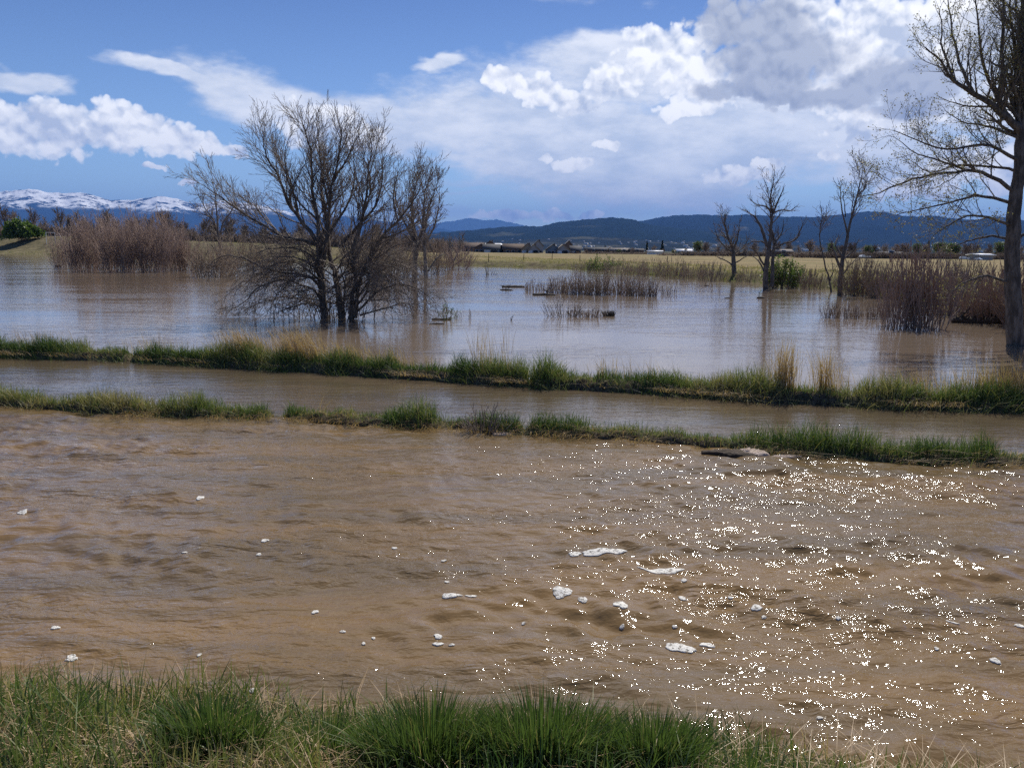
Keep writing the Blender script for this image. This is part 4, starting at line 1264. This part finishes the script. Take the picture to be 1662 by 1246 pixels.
def town_mesh(w_, d_, h_, r_):
    hx, hy = w_ / 2, d_ / 2
    v = [(-hx, -hy, -3), (hx, -hy, -3), (hx, hy, -3), (-hx, hy, -3), (-hx, -hy, h_), (hx, -hy, h_), (hx, hy, h_), (-hx, hy, h_), (-hx, 0, h_ + r_), (hx, 0, h_ + r_)]
    return mesh_np('town_house', v, [(0, 1, 5, 4), (1, 2, 6, 5), (2, 3, 7, 6), (3, 0, 4, 7), (4, 5, 9, 8), (6, 7, 8, 9)], [(7, 4, 8), (5, 6, 9)], mats=[M['town_wall'], M['town_roof']],
                   matidx=[0, 0, 0, 0, 1, 1, 0, 0])


TM = [town_mesh(13, 9, 4, 3), town_mesh(20, 12, 6, 2), town_mesh(9, 9, 5, 3)]
bpy.context.view_layer.update()
dg = bpy.context.evaluated_depsgraph_get()
foot = [bpy.data.objects[n_] for n_ in ('low_foothills', 'wooded_hills', 'long_ridge')]
R = random.Random(14); cnt = 0
while cnt < 170:
    px = R.uniform(770, 1662); py = R.uniform(388, 405) + (px - 900) * 0.008
    if px < 900 and R.random() < 0.6: continue
    d_ = Vector(ray(px, py)).normalized(); best = None
    for f_ in foot:
        ok, loc, nrm, _ = f_.ray_cast(Vector((0, 0, CAMH)), d_)
        if ok and (best is None or loc.length < best.length): best = loc
    if best is None: 
        cnt += 1; continue
    o_ = obj('town_house', TM[R.choice((0, 0, 1, 2, 2))], None, best)
    o_.rotation_euler = (0, 0, R.uniform(-1, 1)); o_.scale = (R.uniform(.6, 1.1),) * 3
    tag(o_, 'tiny pale house of the town strewn along the foot of the far hills', 'house', 'town houses along the foot of the far hills'); cnt += 1

# ------------------------------------------------------------------ goal, cars, logs
gl = land(86, 250)
M['white_paint'] = plain('white_paint', (0.8, 0.8, 0.78), 0.5, 0.4, 0.04, 2)
M['net'] = plain('net', (0.5, 0.5, 0.48), 0.8, 0.2, 0.05, 2)
root = empty('soccer_goal', gl, 'white soccer goal frame on the grassy mound beside the green bush', 'soccer goal', rz=0.0)
gh = D(80, 377.5, 250)[2] - gl[2]
obj('goal_frame', tubes('goal_frame', [([(-1.8, 0, 0), (-1.8, 0, gh)], [.07, .07]), ([(-1.87, 0, gh), (0, 0, gh), (0.87, 0, gh)], [.07] * 3), ([(0.8, 0, -0.3), (0.8, 0, gh)], [.07, .07]),
                                    ([(1.4, 1.0, gh - .05), (2.6, 1.6, -.1)], [.08, .08])], M['white_paint'], 8), root)
obj('net', tubes('net', [([(-1.8 + 0.37 * i, 0, gh), (-1.5 + 0.37 * i, 1.6, 0)], [.012, .012]) for i in range(8)] + [([(-1.8, 1.6 * t, gh * (1 - t)), (1.4, 1.6 * t, gh * (1 - t))], [.012, .012]) for t in (0.3, .5, .7, .9)], M['net'], 3), root)

M['car_white'] = plain('car_white', (0.8, 0.8, 0.8), 0.12, 0.8, 0.02, 1)
M['chrome'] = plain('chrome', (0.85, 0.85, 0.88), 0.06, 0.9, 0.02, 1, metal=0.6)
M['tyre'] = plain('tyre', (0.02, 0.02, 0.02), 0.8, 0.2, 0.1, 4)


def car(px, d, L, label, rz, z=0.0):
    q = land(px, d)
    root = empty('parked_car', (q[0], q[1], q[2] + z), label, 'car', 'vehicles parked beyond the field', rz)
    s = L / 4.4
    prof = [(-2.2, .35), (-2.2, .85), (-1.9, 1.0), (-1.3, 1.45), (0.4, 1.48), (1.1, .98), (2.0, .85), (2.2, .6), (2.2, .35)]
    n_ = len(prof); v = [(a_ * s, -.85 * s, b_ * s) for a_, b_ in prof] + [(a_ * s, .85 * s, b_ * s) for a_, b_ in prof]
    q_ = [(i, (i + 1) % n_, (i + 1) % n_ + n_, i + n_) for i in range(n_)]
    me = bpy.data.meshes.new('body'); me.from_pydata(v, [], q_ + [tuple(range(n_))[::-1], tuple(range(n_, 2 * n_))]); me.materials.append(M['car_white']); me.update()
    obj('body', me, root)
    obj('windshield', mesh_np('windshield', [(0.46 * s, -.75 * s, 1.45 * s), (0.46 * s, .75 * s, 1.45 * s), (1.1 * s, .75 * s, 1.0 * s), (1.1 * s, -.75 * s, 1.0 * s), (0.42 * s, -.75 * s, 1.40 * s), (0.42 * s, .75 * s, 1.40 * s), (1.05 * s, .75 * s, .95 * s), (1.05 * s, -.75 * s, .95 * s)],
                              [(0, 3, 2, 1), (4, 5, 6, 7), (0, 1, 5, 4), (2, 3, 7, 6)], None, M['chrome']), root)
    for sx in (-1.35, 1.35):
        for sy in (-.86, .86):
            obj('wheel', tubes('wheel', [([(sx * s, (sy - .1) * s, .32 * s), (sx * s, (sy + .1) * s, .32 * s)], [.32 * s, .32 * s])], M['tyre'], 10), root)


car(1402, 212, 2.3, 'bright white car above the brown bank shrubs, largest glint left of the reddish clump', 0.5, 0.2)
car(1410, 214, 1.4, 'small white car just right of the brightest one', 2.6, 0.3)
car(1567, 205, 2.4, 'white car shining between the reddish clump and the cottonwood', -0.4, 0.1)
car(1590, 200, 1.8, 'white car under the thin white roof nearest the cottonwood', -1.2, 0.0)
car(1134, 330, 2.2, 'pale car beside the teal shed', 0.0, 0.1)


def log(px, py, wpx, rpx, ang, label, seed, stubs=2):
    b = G(px, py); sc = b[1] / _cp / F0; L = wpx * sc; r = rpx * sc; R = random.Random(seed)
    pts = [(-L / 2 + L * i / 7, R.gauss(0, r * .4), r * 0.25 + R.gauss(0, r * .15)) for i in range(8)]
    rad = [r * (0.5 + 0.7 * math.sin(math.pi * (i + 0.8) / 8.5)) for i in range(8)]
    lines = [(pts, rad)]
    for s_ in range(stubs):
        i = R.randint(1, 6); lines.append(([pts[i], vadd(pts[i], (R.uniform(-.3, .3), R.uniform(-.2, .2), .25 * R.random() + .12)), vadd(pts[i], (R.uniform(-.5, .5), R.uniform(-.2, .2), .45 * R.random() + .15))], [r * .4, r * .25, r * .1]))
    o_ = obj('driftwood_log', tubes('driftwood_log', lines, M['dead_wood'], 4, cap=True), None, b)
    o_.rotation_euler = (0, 0, ang)
    tag(o_, label, 'log')


log(833, 466, 36, 2.2, 0.1, 'flat dark driftwood log at the left end of the row of shoots', 1, 0)
log(822, 471, 22, 1.4, -0.3, 'broken twiggy driftwood just below the flat log', 2, 4)
log(883, 479, 36, 2.2, 0.0, 'dark driftwood log with an upturned end in front of the shoots', 3, 3)
log(716, 519, 30, 2.0, 0.1, 'long thin driftwood right of the big willow, farther of the two', 4, 1)
log(709, 526, 24, 1.5, 0.0, 'short straight driftwood right of the big willow, nearer of the two', 5, 0)
log(1235, 484, 14, 1.8, 0.1, 'small dark floating wood below the gnarled tree', 6, 1)
log(1180, 484, 12, 0.9, 0.6, 'little stick slanting out of the water left of the floating wood', 7, 1)
log(1590, 524, 90, 7, 0.05, 'dark heap of sodden driftwood along the bank left of the cottonwood', 8, 8)
log(95, 433, 9, 2.0, 0.0, 'small dark driftwood at the left foot of the flooded thicket', 9, 3)
log(1147, 464, 8, 0.8, 0.0, 'pale twig floating in front of the far bank shrubs', 12, 1)

# thin dead stems and leafy sprigs
shrub('dead_stem', 792, 447, 6, 30, 2, SHs, 190, 'dead_wood', 'two thin dead stems standing in open water near the straw field', 'dead stem', fan=0.08, dpt=0.4, r=0.03)
shrub('dead_stem', 798, 446, 14, 12, 4, SHs, 191, 'dead_wood', 'low tangle at the foot of the thin dead stems', 'dead stem', fan=0.7, dpt=0.4, r=0.02)
shrub('leafy_sprig', 723, 520, 24, 34, 9, SHs, 192, 'twig_brown', 'leafy green sprigs standing in the water right of the big willow', 'plant', fan=0.12, dpt=0.4, leaves=3, leafsize=0.035, r=0.006)
shrub('leafy_sprig', 743, 517, 10, 18, 4, SHs, 193, 'twig_brown', 'smaller pair of green sprigs right of the leafy ones', 'plant', fan=0.15, dpt=0.3, leaves=3, leafsize=0.03, r=0.006)
shrub('leafy_sprig', 763, 517, 4, 24, 2, SHs, 194, 'twig_brown', 'single thin stem in open water right of the leafy sprigs', 'plant', fan=0.03, dpt=0.1, leaves=1, leafsize=0.02, r=0.006)
shrub('dead_stem', 829, 520, 3, 9, 2, SHs, 195, 'dead_wood', 'tiny dark stub poking from open water left of the fan-shaped bush', 'dead stem', fan=0.2, dpt=0.05, r=0.01)


# fence posts of the field
def post(px, py, hpx, label):
    b = G(px, py, 0.7); L = hpx * b[1] / F0
    tag(obj('fence_post', tubes('fence_post', [([(0, 0, -.3), (0, 0, L * .5), (0.02, 0, L)], [.06, .05, .045])], M['dead_wood'], 4, cap=True), None, b), label, 'post', 'fence posts in the straw field')


for i, (a_, c_) in enumerate([(793, 424), (850, 424), (896, 424), (941, 426), (1083, 428)]):
    post(a_, c_, 12, ORD[i] + ' fence post from the left along the near edge of the straw field')


# ------------------------------------------------------------------ grass
def blades(name, P, H, width, tint, lean, material, seed, label=None, cat=None, group=None, kind='stuff', segs=3, leandir=None):
    R_ = np.random.RandomState(seed); n_ = len(P)
    az_ = R_.uniform(0, 2 * math.pi, n_)
    dirx, diry = np.cos(az_), np.sin(az_)
    if leandir is not None:
        dirx = dirx * 0.6 + leandir[0]; diry = diry * 0.6 + leandir[1]
    fa = R_.uniform(0, 2 * math.pi, n_)
    sx, sy = np.cos(fa), np.sin(fa)
    V_ = np.zeros((n_, segs * 2 + 1, 3))
    for s_ in range(segs + 1):
        t = s_ / segs
        off = lean * H * t ** 1.8
        zc = H * t * (1 - 0.35 * np.clip(lean, 0, 1.6) * t)
        cx_ = P[:, 0] + dirx * off; cy__ = P[:, 1] + diry * off; cz_ = P[:, 2] + zc
        if s_ < segs:
            wd = width * (1 - 0.55 * t)
            V_[:, s_ * 2] = np.stack([cx_ - sx * wd, cy__ - sy * wd, cz_], -1)
            V_[:, s_ * 2 + 1] = np.stack([cx_ + sx * wd, cy__ + sy * wd, cz_], -1)
        else:
            V_[:, -1] = np.stack([cx_, cy__, cz_], -1)
    nv = segs * 2 + 1; o_ = np.arange(n_)[:, None] * nv
    q = np.concatenate([np.stack([o_ + 2 * s_, o_ + 2 * s_ + 1, o_ + 2 * s_ + 3, o_ + 2 * s_ + 2], -1) for s_ in range(segs - 1)], 1).reshape(-1, 4)
    t_ = np.stack([o_ + nv - 3, o_ + nv - 2, o_ + nv - 1], -1).reshape(-1, 3)
    ob = obj(name, mesh_np(name, V_.reshape(-1, 3), q, t_, material, tint=np.repeat(np.clip(tint, 0, 1), nv)))
    return tag(ob, label, cat, group, kind)


def clumpy(x, y, sc, seed): return fbm(x * sc, y * sc, 3, seed) - 0.44


Rn = np.random.RandomState(1)


def near_grass():
    n_ = 125000
    x = Rn.uniform(-5.5, 5.0, n_); y = Rn.uniform(1.3, 5.6, n_)
    edge = NEAR(x) + (fbm(x * 1.7, y * 1.7, 4, 3) - 0.47) * 0.5
    d = edge - y
    dens = sstep(-0.12, 0.2, d) * (0.25 + 0.95 * sstep(-0.16, 0.14, clumpy(x, y, 3.2, 31)))
    dens = dens * (1 - 0.55 * sstep(0.2, 2.0, x) * (1 - sstep(-.1, .15, clumpy(x, y, 2.2, 33))))
    keep = (Rn.rand(n_) < dens) & (d > -0.12)
    x, y = x[keep], y[keep]; n_ = len(x)
    z = ground_z(x, y) - 0.01
    cl = clumpy(x, y, 1.6, 41); cf = clumpy(x, y, 6, 43)
    H = (0.10 + 0.20 * Rn.rand(n_) ** 1.5) * (1 + 1.2 * np.clip(cl, -0.3, .3) + 0.8 * cf) * np.where(x < -0.6, 0.92, 0.8)
    tint = 0.32 + 1.1 * clumpy(x, y, 1.1, 51) + Rn.normal(0, 0.13, n_) + np.where(Rn.rand(n_) < 0.2, 0.4, 0)
    tint = tint + 0.12 * sstep(0.8, 2.5, x)
    lean = np.abs(Rn.normal(0.35, 0.35, n_))
    blades('near_bank_grass', np.stack([x, y, z], -1), np.clip(H, .05, .5), 0.0030 + 0.0016 * Rn.rand(n_), tint, lean, M['grass'], 2, 'rough green and straw grass covering the near bank', 'grass')
    # flattened dry litter under it
    n_ = 22000
    x = Rn.uniform(-5, 5, n_); y = Rn.uniform(1.4, 4.9, n_); d = NEAR(x) - y
    k_ = d > 0.0; x, y = x[k_], y[k_]; n_ = len(x)
    blades('bank_litter', np.stack([x, y, ground_z(x, y)], -1), Rn.uniform(.08, .22, n_), 0.0022, Rn.uniform(0.3, 1, n_) ** 1.5, Rn.uniform(1.0, 2.4, n_), M['straw'], 5, 'matted dry straw lying under the near grass', 'dry grass')


near_grass()


def tuft(px, py, n_, rad, Hm, label, seed, tintc=0.24, z=0.25, lean=0.3):
    R_ = np.random.RandomState(seed); b = G(px, py, z)
    a_ = R_.uniform(0, 6.283, n_); rr = rad * R_.rand(n_) ** 0.6
    x, y = b[0] + rr * np.cos(a_), b[1] + rr * np.sin(a_) * 0.7
    zz = ground_z(x, y) - 0.02
    # outward lean
    H = Hm * R_.uniform(0.45, 1.05, n_) * (1 - 0.25 * rr / rad)
    P = np.stack([x, y, zz], -1)
    t = tintc + R_.normal(0, 0.09, n_) + np.where(R_.rand(n_) < 0.05, 0.6, 0)
    ob = blades('grass_tuft', P, H, 0.0032, t, np.abs(R_.normal(lean, .22, n_)), M['grass'], seed, label, 'grass tuft', 'tall dark green grass tufts on the near bank', 'thing', segs=4)
    return ob


tuft(700, 1262, 2600, 0.27, 0.42, 'big dark green grass tuft at the bottom, left of the middle pair', 301)
tuft(880, 1262, 2600, 0.27, 0.43, 'big dark green grass tuft at the bottom centre, tallest on the near bank', 302)
tuft(1060, 1275, 1700, 0.18, 0.36, 'dark green grass tuft right of the tallest one at the bottom edge', 303)
tuft(350, 1250, 1300, 0.22, 0.36, 'dark green grass tuft in the lower left among paler grass', 304, 0.22)
tuft(540, 1215, 900, 0.17, 0.30, 'small dark green grass tuft left of the big pair near the water', 305, 0.22)


def stalks(px, py, n_, rad, Hm, label, seed, z=0.0, leandir=(-0.5, 0), lean=0.3, wd=0.003, name='dry_grass_tuft', group='tufts of tall dry grass', kind='thing'):
    R_ = np.random.RandomState(seed); b = G(px, py, z)
    x = b[0] + R_.normal(0, rad, n_); y = b[1] + R_.normal(0, min(rad, .3) * 0.5, n_)
    if 555 < py < 665: y = LEV2(x) + 0.16 + R_.normal(0, .1, n_); n_ = len(x)
    zz = np.maximum(ground_z(x, y) - 0.02, -0.05)
    return blades(name, np.stack([x, y, zz], -1), Hm * R_.uniform(0.55, 1.1, n_), wd, R_.rand(n_), np.abs(R_.normal(lean, .15, n_)), M['straw'], seed, label, 'dry grass', group, kind, leandir=leandir)


def levee_grass(name, cf, hw, n_, x0, x1, gaps, Hb, seed, label, tshift, wd):
    R_ = np.random.RandomState(seed)
    x = R_.uniform(x0, x1, n_); off = np.clip(R_.normal(0, 0.5, n_), -1.25, 1.25) * hw
    n1 = fbm(x * 1.7, cf(x) * 1.7, 4, 3) - 0.47
    y = cf(x) + n1 * 0.25 + off
    cl = clumpy(x, y * 0.7, 1.5, seed + 3)
    g_ = gapf(x, gaps)
    kp = R_.rand(n_) < g_ ** 1.5 * (0.45 + 1.2 * sstep(-.16, .12, cl) * (0.5 + sstep(-.1, .1, clumpy(x, y, 4, seed + 21))))
    x, y, off, cl = x[kp], y[kp], off[kp], cl[kp]; n_ = len(x)
    z = ground_z(x, y) - 0.01; z = np.maximum(z, -0.08)
    H = Hb * (0.35 + 1.0 * R_.rand(n_) ** 1.6) * (1 + 2.4 * np.clip(cl, -.25, .3)) * (1 + 1.1 * clumpy(x, y, 5, seed + 7))
    front = sstep(0.1, 1.2, -off / hw)
    lean = np.abs(R_.normal(0.35, 0.35, n_)) + front * R_.uniform(0, 1.5, n_)
    tint = tshift + 0.06 + 1.3 * clumpy(x, y, 0.9, seed + 9) + 0.6 * clumpy(x, y, 4, seed + 13) + R_.normal(0, .14, n_) + np.where(R_.rand(n_) < 0.18 + 0.25 * front, 0.4, 0)
    blades(name, np.stack([x, y, z], -1), np.clip(H, .04, 1), wd, tint, lean, M['grass'], seed, label, 'grass')


levee_grass('far_levee_grass', LEV2, 0.42, 62000, -15, 12.5, GAP2, 0.27, 401, 'thick green grass covering the far levee between ditch and flood', 0.27, 0.0042)
levee_grass('near_levee_grass', LEV1, 0.30, 36000, -9.5, 8.5, GAP1, 0.19, 411, 'short green grass on the low levee between canal and ditch', 0.36, 0.0035)

dg_ = [(20, 560, 102, .16, 0.88, 'tall thin dry stalks at the left end of the far levee', (-.3, 0)), (110, 566, 204, .5, 0.53, 'pale dry grass at the left on the far levee', (-.5, 0)),
       (300, 574, 119, .5, 0.50, 'dry stalks right of the notch in the far levee', (-.5, 0)),
       (430, 580, 442, .28, 0.78, 'first thick sheaf of golden dry grass behind the far levee', (-1.0, 0)), (505, 586, 544, .33, 0.85, 'second thick sheaf of golden dry grass leaning left behind the far levee', (-1.0, 0)),
       (575, 592, 238, .3, 0.62, 'thin golden dry grass right of the thick sheaves', (-.9, 0)), (640, 600, 153, .4, 0.56, 'sparse dry grass behind the far levee left of the dark stalks', (-.5, 0)),
       (795, 606, 78, .2, 1.06, 'tall thin dark stalks above the far levee near its middle gap', (-.15, 0)), (1000, 618, 102, .5, 0.50, 'sparse dry grass on the far levee right of its middle gap', (-.4, 0)),
       (1258, 640, 289, .09, 1.00, 'tall upright golden sheaf standing on the far levee, left of the pair', (-.15, 0)), (1325, 644, 187, .1, 0.90, 'thinner upright golden sheaf on the far levee, right of the pair', (-.15, 0)),
       (1480, 650, 204, .45, 0.56, 'low dry grass behind the far levee on the right', (-.4, 0)), (1600, 654, 476, .4, 0.75, 'wide dry grass patch at the right end of the far levee', (-.4, 0)),
       (1655, 656, 272, .2, 0.83, 'dry grass at the right edge on the far levee', (-.3, 0))]
for i, (x_, y_, n_, r_, h_, lb, ld) in enumerate(dg_):
    stalks(x_, y_, n_, r_, h_, lb, 500 + i, leandir=ld, wd=0.0038, kind='stuff' if r_ >= 0.4 else 'thing')
shrub('leafless_bush', 786, 704, 44, 62, 26, SHn, 601, 'twig_grey', 'small twiggy leafless bush on the near levee, left of its gap', 'bush', fan=0.3, dpt=0.3, r=0.005)
stalks(527, 680, 10, .06, .34, 'few pale stalks fanning from the near levee right of its left gap', 520, z=0.0, leandir=(.9, 0), lean=.6)
stalks(1392, 735, 3, .02, .4, 'single pale stalk standing on the near levee on the right', 521, z=0.0, leandir=(.2, 0))
stalks(312, 1140, 40, .04, .24, 'pale dry sheaf at the water edge in the lower left, leaning left', 522, z=0.1, leandir=(-1.2, .2), lean=.9, wd=0.002)
stalks(40, 1120, 110, .22, .3, 'pale dry stalks at the water edge in the far lower left', 523, z=0.1, leandir=(-.2, .2), wd=0.002)
stalks(240, 1140, 80, .14, .26, 'pale dry stalks at the water edge left of the leaning sheaf', 524, z=0.1, leandir=(.2, .2), wd=0.002)
stalks(960, 1180, 16, .05, .22, 'few pale stalks right of the tallest dark tuft', 525, z=0.1, leandir=(-.4, .1), wd=0.0025)
stalks(1330, 1250, 60, .2, .28, 'dry stalks at the water edge in the lower right', 526, z=0.1, leandir=(-.6, .2), lean=.6, wd=0.002)
stalks(1180, 1240, 70, .16, .2, 'dry stalks at the water edge right of the dark tufts', 527, z=0.1, leandir=(-.6, .2), lean=.6, wd=0.002)

# dark drooping roots and straw under the far levee edge
R_ = np.random.RandomState(8); n_ = 2600
x = R_.uniform(-14, 12, n_); y = LEV2(x) - R_.uniform(0.3, 0.5, n_)
keep = R_.rand(n_) < sstep(-.1, .2, clumpy(x, y, 1.1, 77)) * gapf(x, GAP2); x, y = x[keep], y[keep]; n_ = len(x)
blades('levee_straw', np.stack([x, y, np.maximum(ground_z(x, y), 0) + .08], -1), R_.uniform(.1, .3, n_), 0.003, R_.rand(n_) ** 2, R_.uniform(1.2, 2.6, n_), M['straw'], 9, 'dry straw hanging over the cut edge of the far levee', 'dry grass', leandir=(-.5, -.7))


# rough grass on the banks beyond the flood
R_ = np.random.RandomState(18); n_ = 60000
a_ = R_.uniform(azel(-60, 400)[0], azel(1720, 400)[0], n_); e_ = R_.rand(n_) ** 1.6 * 0.32
r_ = np.interp(a_, SH_AZ, SH_R) * (1.0 + e_)
x, y = r_ * np.sin(a_), r_ * np.cos(a_)
kp = R_.rand(n_) < 0.25 + 1.4 * sstep(-.12, .12, clumpy(x, y, 0.35, 5)); x, y, r_, e_ = x[kp], y[kp], r_[kp], e_[kp]; n_ = len(x)
dk = np.exp(-e_ / 0.035)
tn = 0.92 - 0.34 * dk + 0.6 * clumpy(x, y, 0.2, 6) + R_.normal(0, .1, n_)
blades('far_bank_grass', np.stack([x, y, ground_z(x, y) - .02], -1), R_.uniform(.12, .5, n_) * (0.6 + 0.6 * dk), 0.010 + r_ * 0.00012, tn, np.abs(R_.normal(.5, .4, n_)), M['grass'], 19,
       'rough olive and straw grass on the banks beyond the flood', 'grass')

R_ = np.random.RandomState(28); n_ = 4200
x = R_.uniform(-9, 8, n_); y = LEV1(x) - R_.uniform(0.05, 0.42, n_) + 0.25 * (fbm(x * 1.7, LEV1(x) * 1.7, 4, 3) - 0.47)
keep = R_.rand(n_) < sstep(-.1, .12, clumpy(x, y, 1.3, 87)) * gapf(x, GAP1); x, y = x[keep], y[keep]; n_ = len(x)
blades('levee_litter', np.stack([x, y, np.maximum(ground_z(x, y), 0) + .01], -1), R_.uniform(.06, .2, n_), 0.0028, R_.rand(n_) ** 2, R_.uniform(1.0, 2.8, n_), M['straw'], 10, 'flattened dry straw along the front of the near levee', 'dry grass', leandir=(.5, -.4))

# ------------------------------------------------------------------ foam and mud
def patch(px, py, wpx, hpx, ang, label, seed, name='foam_patch', mat_='foam', bend=0.0, cat='foam', group='foam drifting on the canal', thick=0.0035):
    b = G(px, py); sc = math.dist(b, (0, 0, CAMH)) / F0
    q1, q2 = G(px - wpx / 2, py), G(px + wpx / 2, py); Wm = math.dist(q1, q2)
    q1, q2 = G(px, py - hpx / 2), G(px, py + hpx / 2); Hm = math.dist(q1, q2)
    R_ = np.random.RandomState(seed); K = 40
    th_ = np.linspace(0, 2 * math.pi, K, endpoint=False)
    rg = 1.0 if name.startswith('foam') else 2.2
    w1 = 1 + rg * 0.12 * np.sin(2 * th_ + R_.rand() * 6) + 0.11 * np.sin(3 * th_ + R_.rand() * 6) + .07 * np.sin(5 * th_ + R_.rand() * 6) + .05 * np.sin(9 * th_ + R_.rand() * 6) + R_.normal(0, .02, K)
    rings = []
    for f_, z_ in ((0.98, -thick * 2), (1.0, 0.2 * thick), (0.93, 0.8 * thick), (0.7, thick * 1.1), (0.3, thick * 1.15)):
        x = Wm / 2 * w1 * f_ * np.cos(th_); y = Hm / 2 * w1 * f_ * np.sin(th_)
        y = y + bend * Wm * ((x / (Wm / 2)) ** 2 - .4)
        zz = z_ + (R_.normal(0, thick * .18, K) if z_ > 0 else 0)
        c_, s_ = math.cos(ang), math.sin(ang)
        rings.append(np.stack([x * c_ - y * s_, x * s_ + y * c_, zz + np.zeros(K)], -1))
    bz = float(canal_z(np.array([b[0]]), np.array([b[1]]))[0]) if name.startswith('foam') else 0
    if name.startswith('foam'):
        rings = [r_ + np.stack([np.zeros(K), np.zeros(K), canal_z(r_[:, 0] + b[0], r_[:, 1] + b[1]) - bz], -1) for r_ in rings]
    V_ = np.concatenate(rings + [np.array([[0, -bend * Wm * .4, thick * 1.15]])]); off = len(rings) * K
    i = np.arange(K); j = (i + 1) % K
    Q_ = np.concatenate([np.stack([r * K + i, r * K + j, (r + 1) * K + j, (r + 1) * K + i], -1) for r in range(len(rings) - 1)])
    T_ = np.stack([(len(rings) - 1) * K + i, (len(rings) - 1) * K + j, np.full(K, off)], -1)
    o_ = obj(name, mesh_np(name, V_, Q_, T_, M[mat_], smooth=True), None, (b[0], b[1], bz + 0.004))
    tag(o_, label, cat, group)


big_f = [(980, 899, 66, 10, 0, 0.02, 'long straight foam streak, widest on the canal'), (1075, 926, 68, 11, 0, 0.16, 'long bowed foam streak right of the straight one'),
         (1104, 1047, 46, 15, -0.75, 0.0, 'slanting wavy foam streak in the lower middle of the canal'), (933, 900, 20, 6, 0, 0, 'short foam patch just left of the long straight streak'),
         (912, 963, 28, 16, -.5, .1, 'hooked foam patch in the middle of the canal'), (946, 974, 16, 7, 0, 0, 'small oval foam patch right of the hooked one'),
         (1007, 984, 24, 14, -.5, 0, 'thick foam patch right of the small oval one'), (733, 969, 30, 7, 0, .1, 'thin foam streak left of the hooked patch'),
         (765, 966, 18, 4, 0, 0, 'thin short foam streak just right of the thin one'), (1107, 968, 14, 7, 0, 0, 'small foam patch below the bowed streak'),
         (1228, 986, 18, 8, 0, 0, 'oval foam patch on the right half of the canal'), (1148, 1043, 24, 8, -.2, 0, 'oval foam patch right of the slanting streak'),
         (711, 1035, 14, 6, 0, 0, 'upper of two stacked foam ovals in the lower middle'), (711, 1046, 18, 5, 0, 0, 'lower of two stacked foam ovals in the lower middle'),
         (116, 1069, 18, 9, 0, 0, 'round foam patch against the grass in the lower left'), (90, 1022, 13, 6, .3, 0, 'foam fleck above the round patch in the lower left'),
         (1546, 1011, 16, 9, 0, 0, 'oval foam patch near the right edge of the canal'), (1615, 1073, 16, 6, -.2, 0, 'thin foam patch in the lower right corner region'),
         (1655, 1014, 14, 7, 0, 0, 'foam patch cut by the right edge'), (325, 810, 12, 6, 0, 0, 'foam fleck on a ripple in the upper left of the canal'),
         (36, 831, 16, 4, 0, 0, 'flat foam fleck at the left edge of the canal')]
for i, (x_, y_, w_, h_, a_, bd, lb) in enumerate(big_f):
    patch(x_, y_, w_, h_, a_, lb, 700 + i, bend=bd)
for i, (x_, y_) in enumerate([(556, 1024), (606, 1032), (511, 990), (323, 1060), (725, 946), (720, 908), (409, 1116), (1095, 1016), (1520, 1052), (1240, 1000), (300, 905), (640, 890), (1110, 945),
                              (1360, 1010), (590, 1043), (733, 1047), (850, 1010), (1010, 1010), (420, 900), (1330, 1165), (430, 880), (1185, 970)]):
    patch(x_, y_, random.Random(i).uniform(6, 11), random.Random(i + 50).uniform(3, 5), 0, 'small fleck of pale foam on the brown canal water', 740 + i, thick=0.003)
patch(1190, 737, 84, 9, 0.0, 'dark wet mud shelf at the foot of the near levee on the right', 790, 'mud_shelf', 'mud', cat='mud', group=None, thick=0.03)
M['silt'] = plain('silt', (0.42, 0.34, 0.29), 0.85, 0.2, 0.6, 24, bump=0.03)
patch(1222, 737, 48, 9, 0.1, 'pale pinkish scum patch on the mud shelf', 791, 'scum_patch', 'silt', cat='scum', group=None, thick=0.035)
patch(1275, 741, 60, 4, 0.0, 'thin pale scum line right of the mud shelf', 792, 'scum_patch', 'silt', cat='scum', group=None, thick=0.008)
patch(815, 704, 40, 4, 0.0, 'thin pale scum line under the leafless bush', 793, 'scum_patch', 'silt', cat='scum', group=None, thick=0.008)

# ------------------------------------------------------------------ air
hz = mesh_np('haze', *box(0, 0, 1100, 100000, 100000, 2210), None)
hm = bpy.data.materials.new('haze'); hm.use_nodes = True
hn = NT(hm.node_tree); hn.n.clear()
pv = hn.node('ShaderNodeVolumePrincipled')
pv.inputs['Color'].default_value = (0.16, 0.39, 1.0, 1)
pv.inputs['Density'].default_value = 3.6e-5
pv.inputs['Anisotropy'].default_value = 0.0
oo = hn.node('ShaderNodeOutputMaterial'); hn.l.new(pv.outputs[0], oo.inputs['Volume'])
hz.materials.append(hm)
tag(obj('haze', hz), kind='stuff')
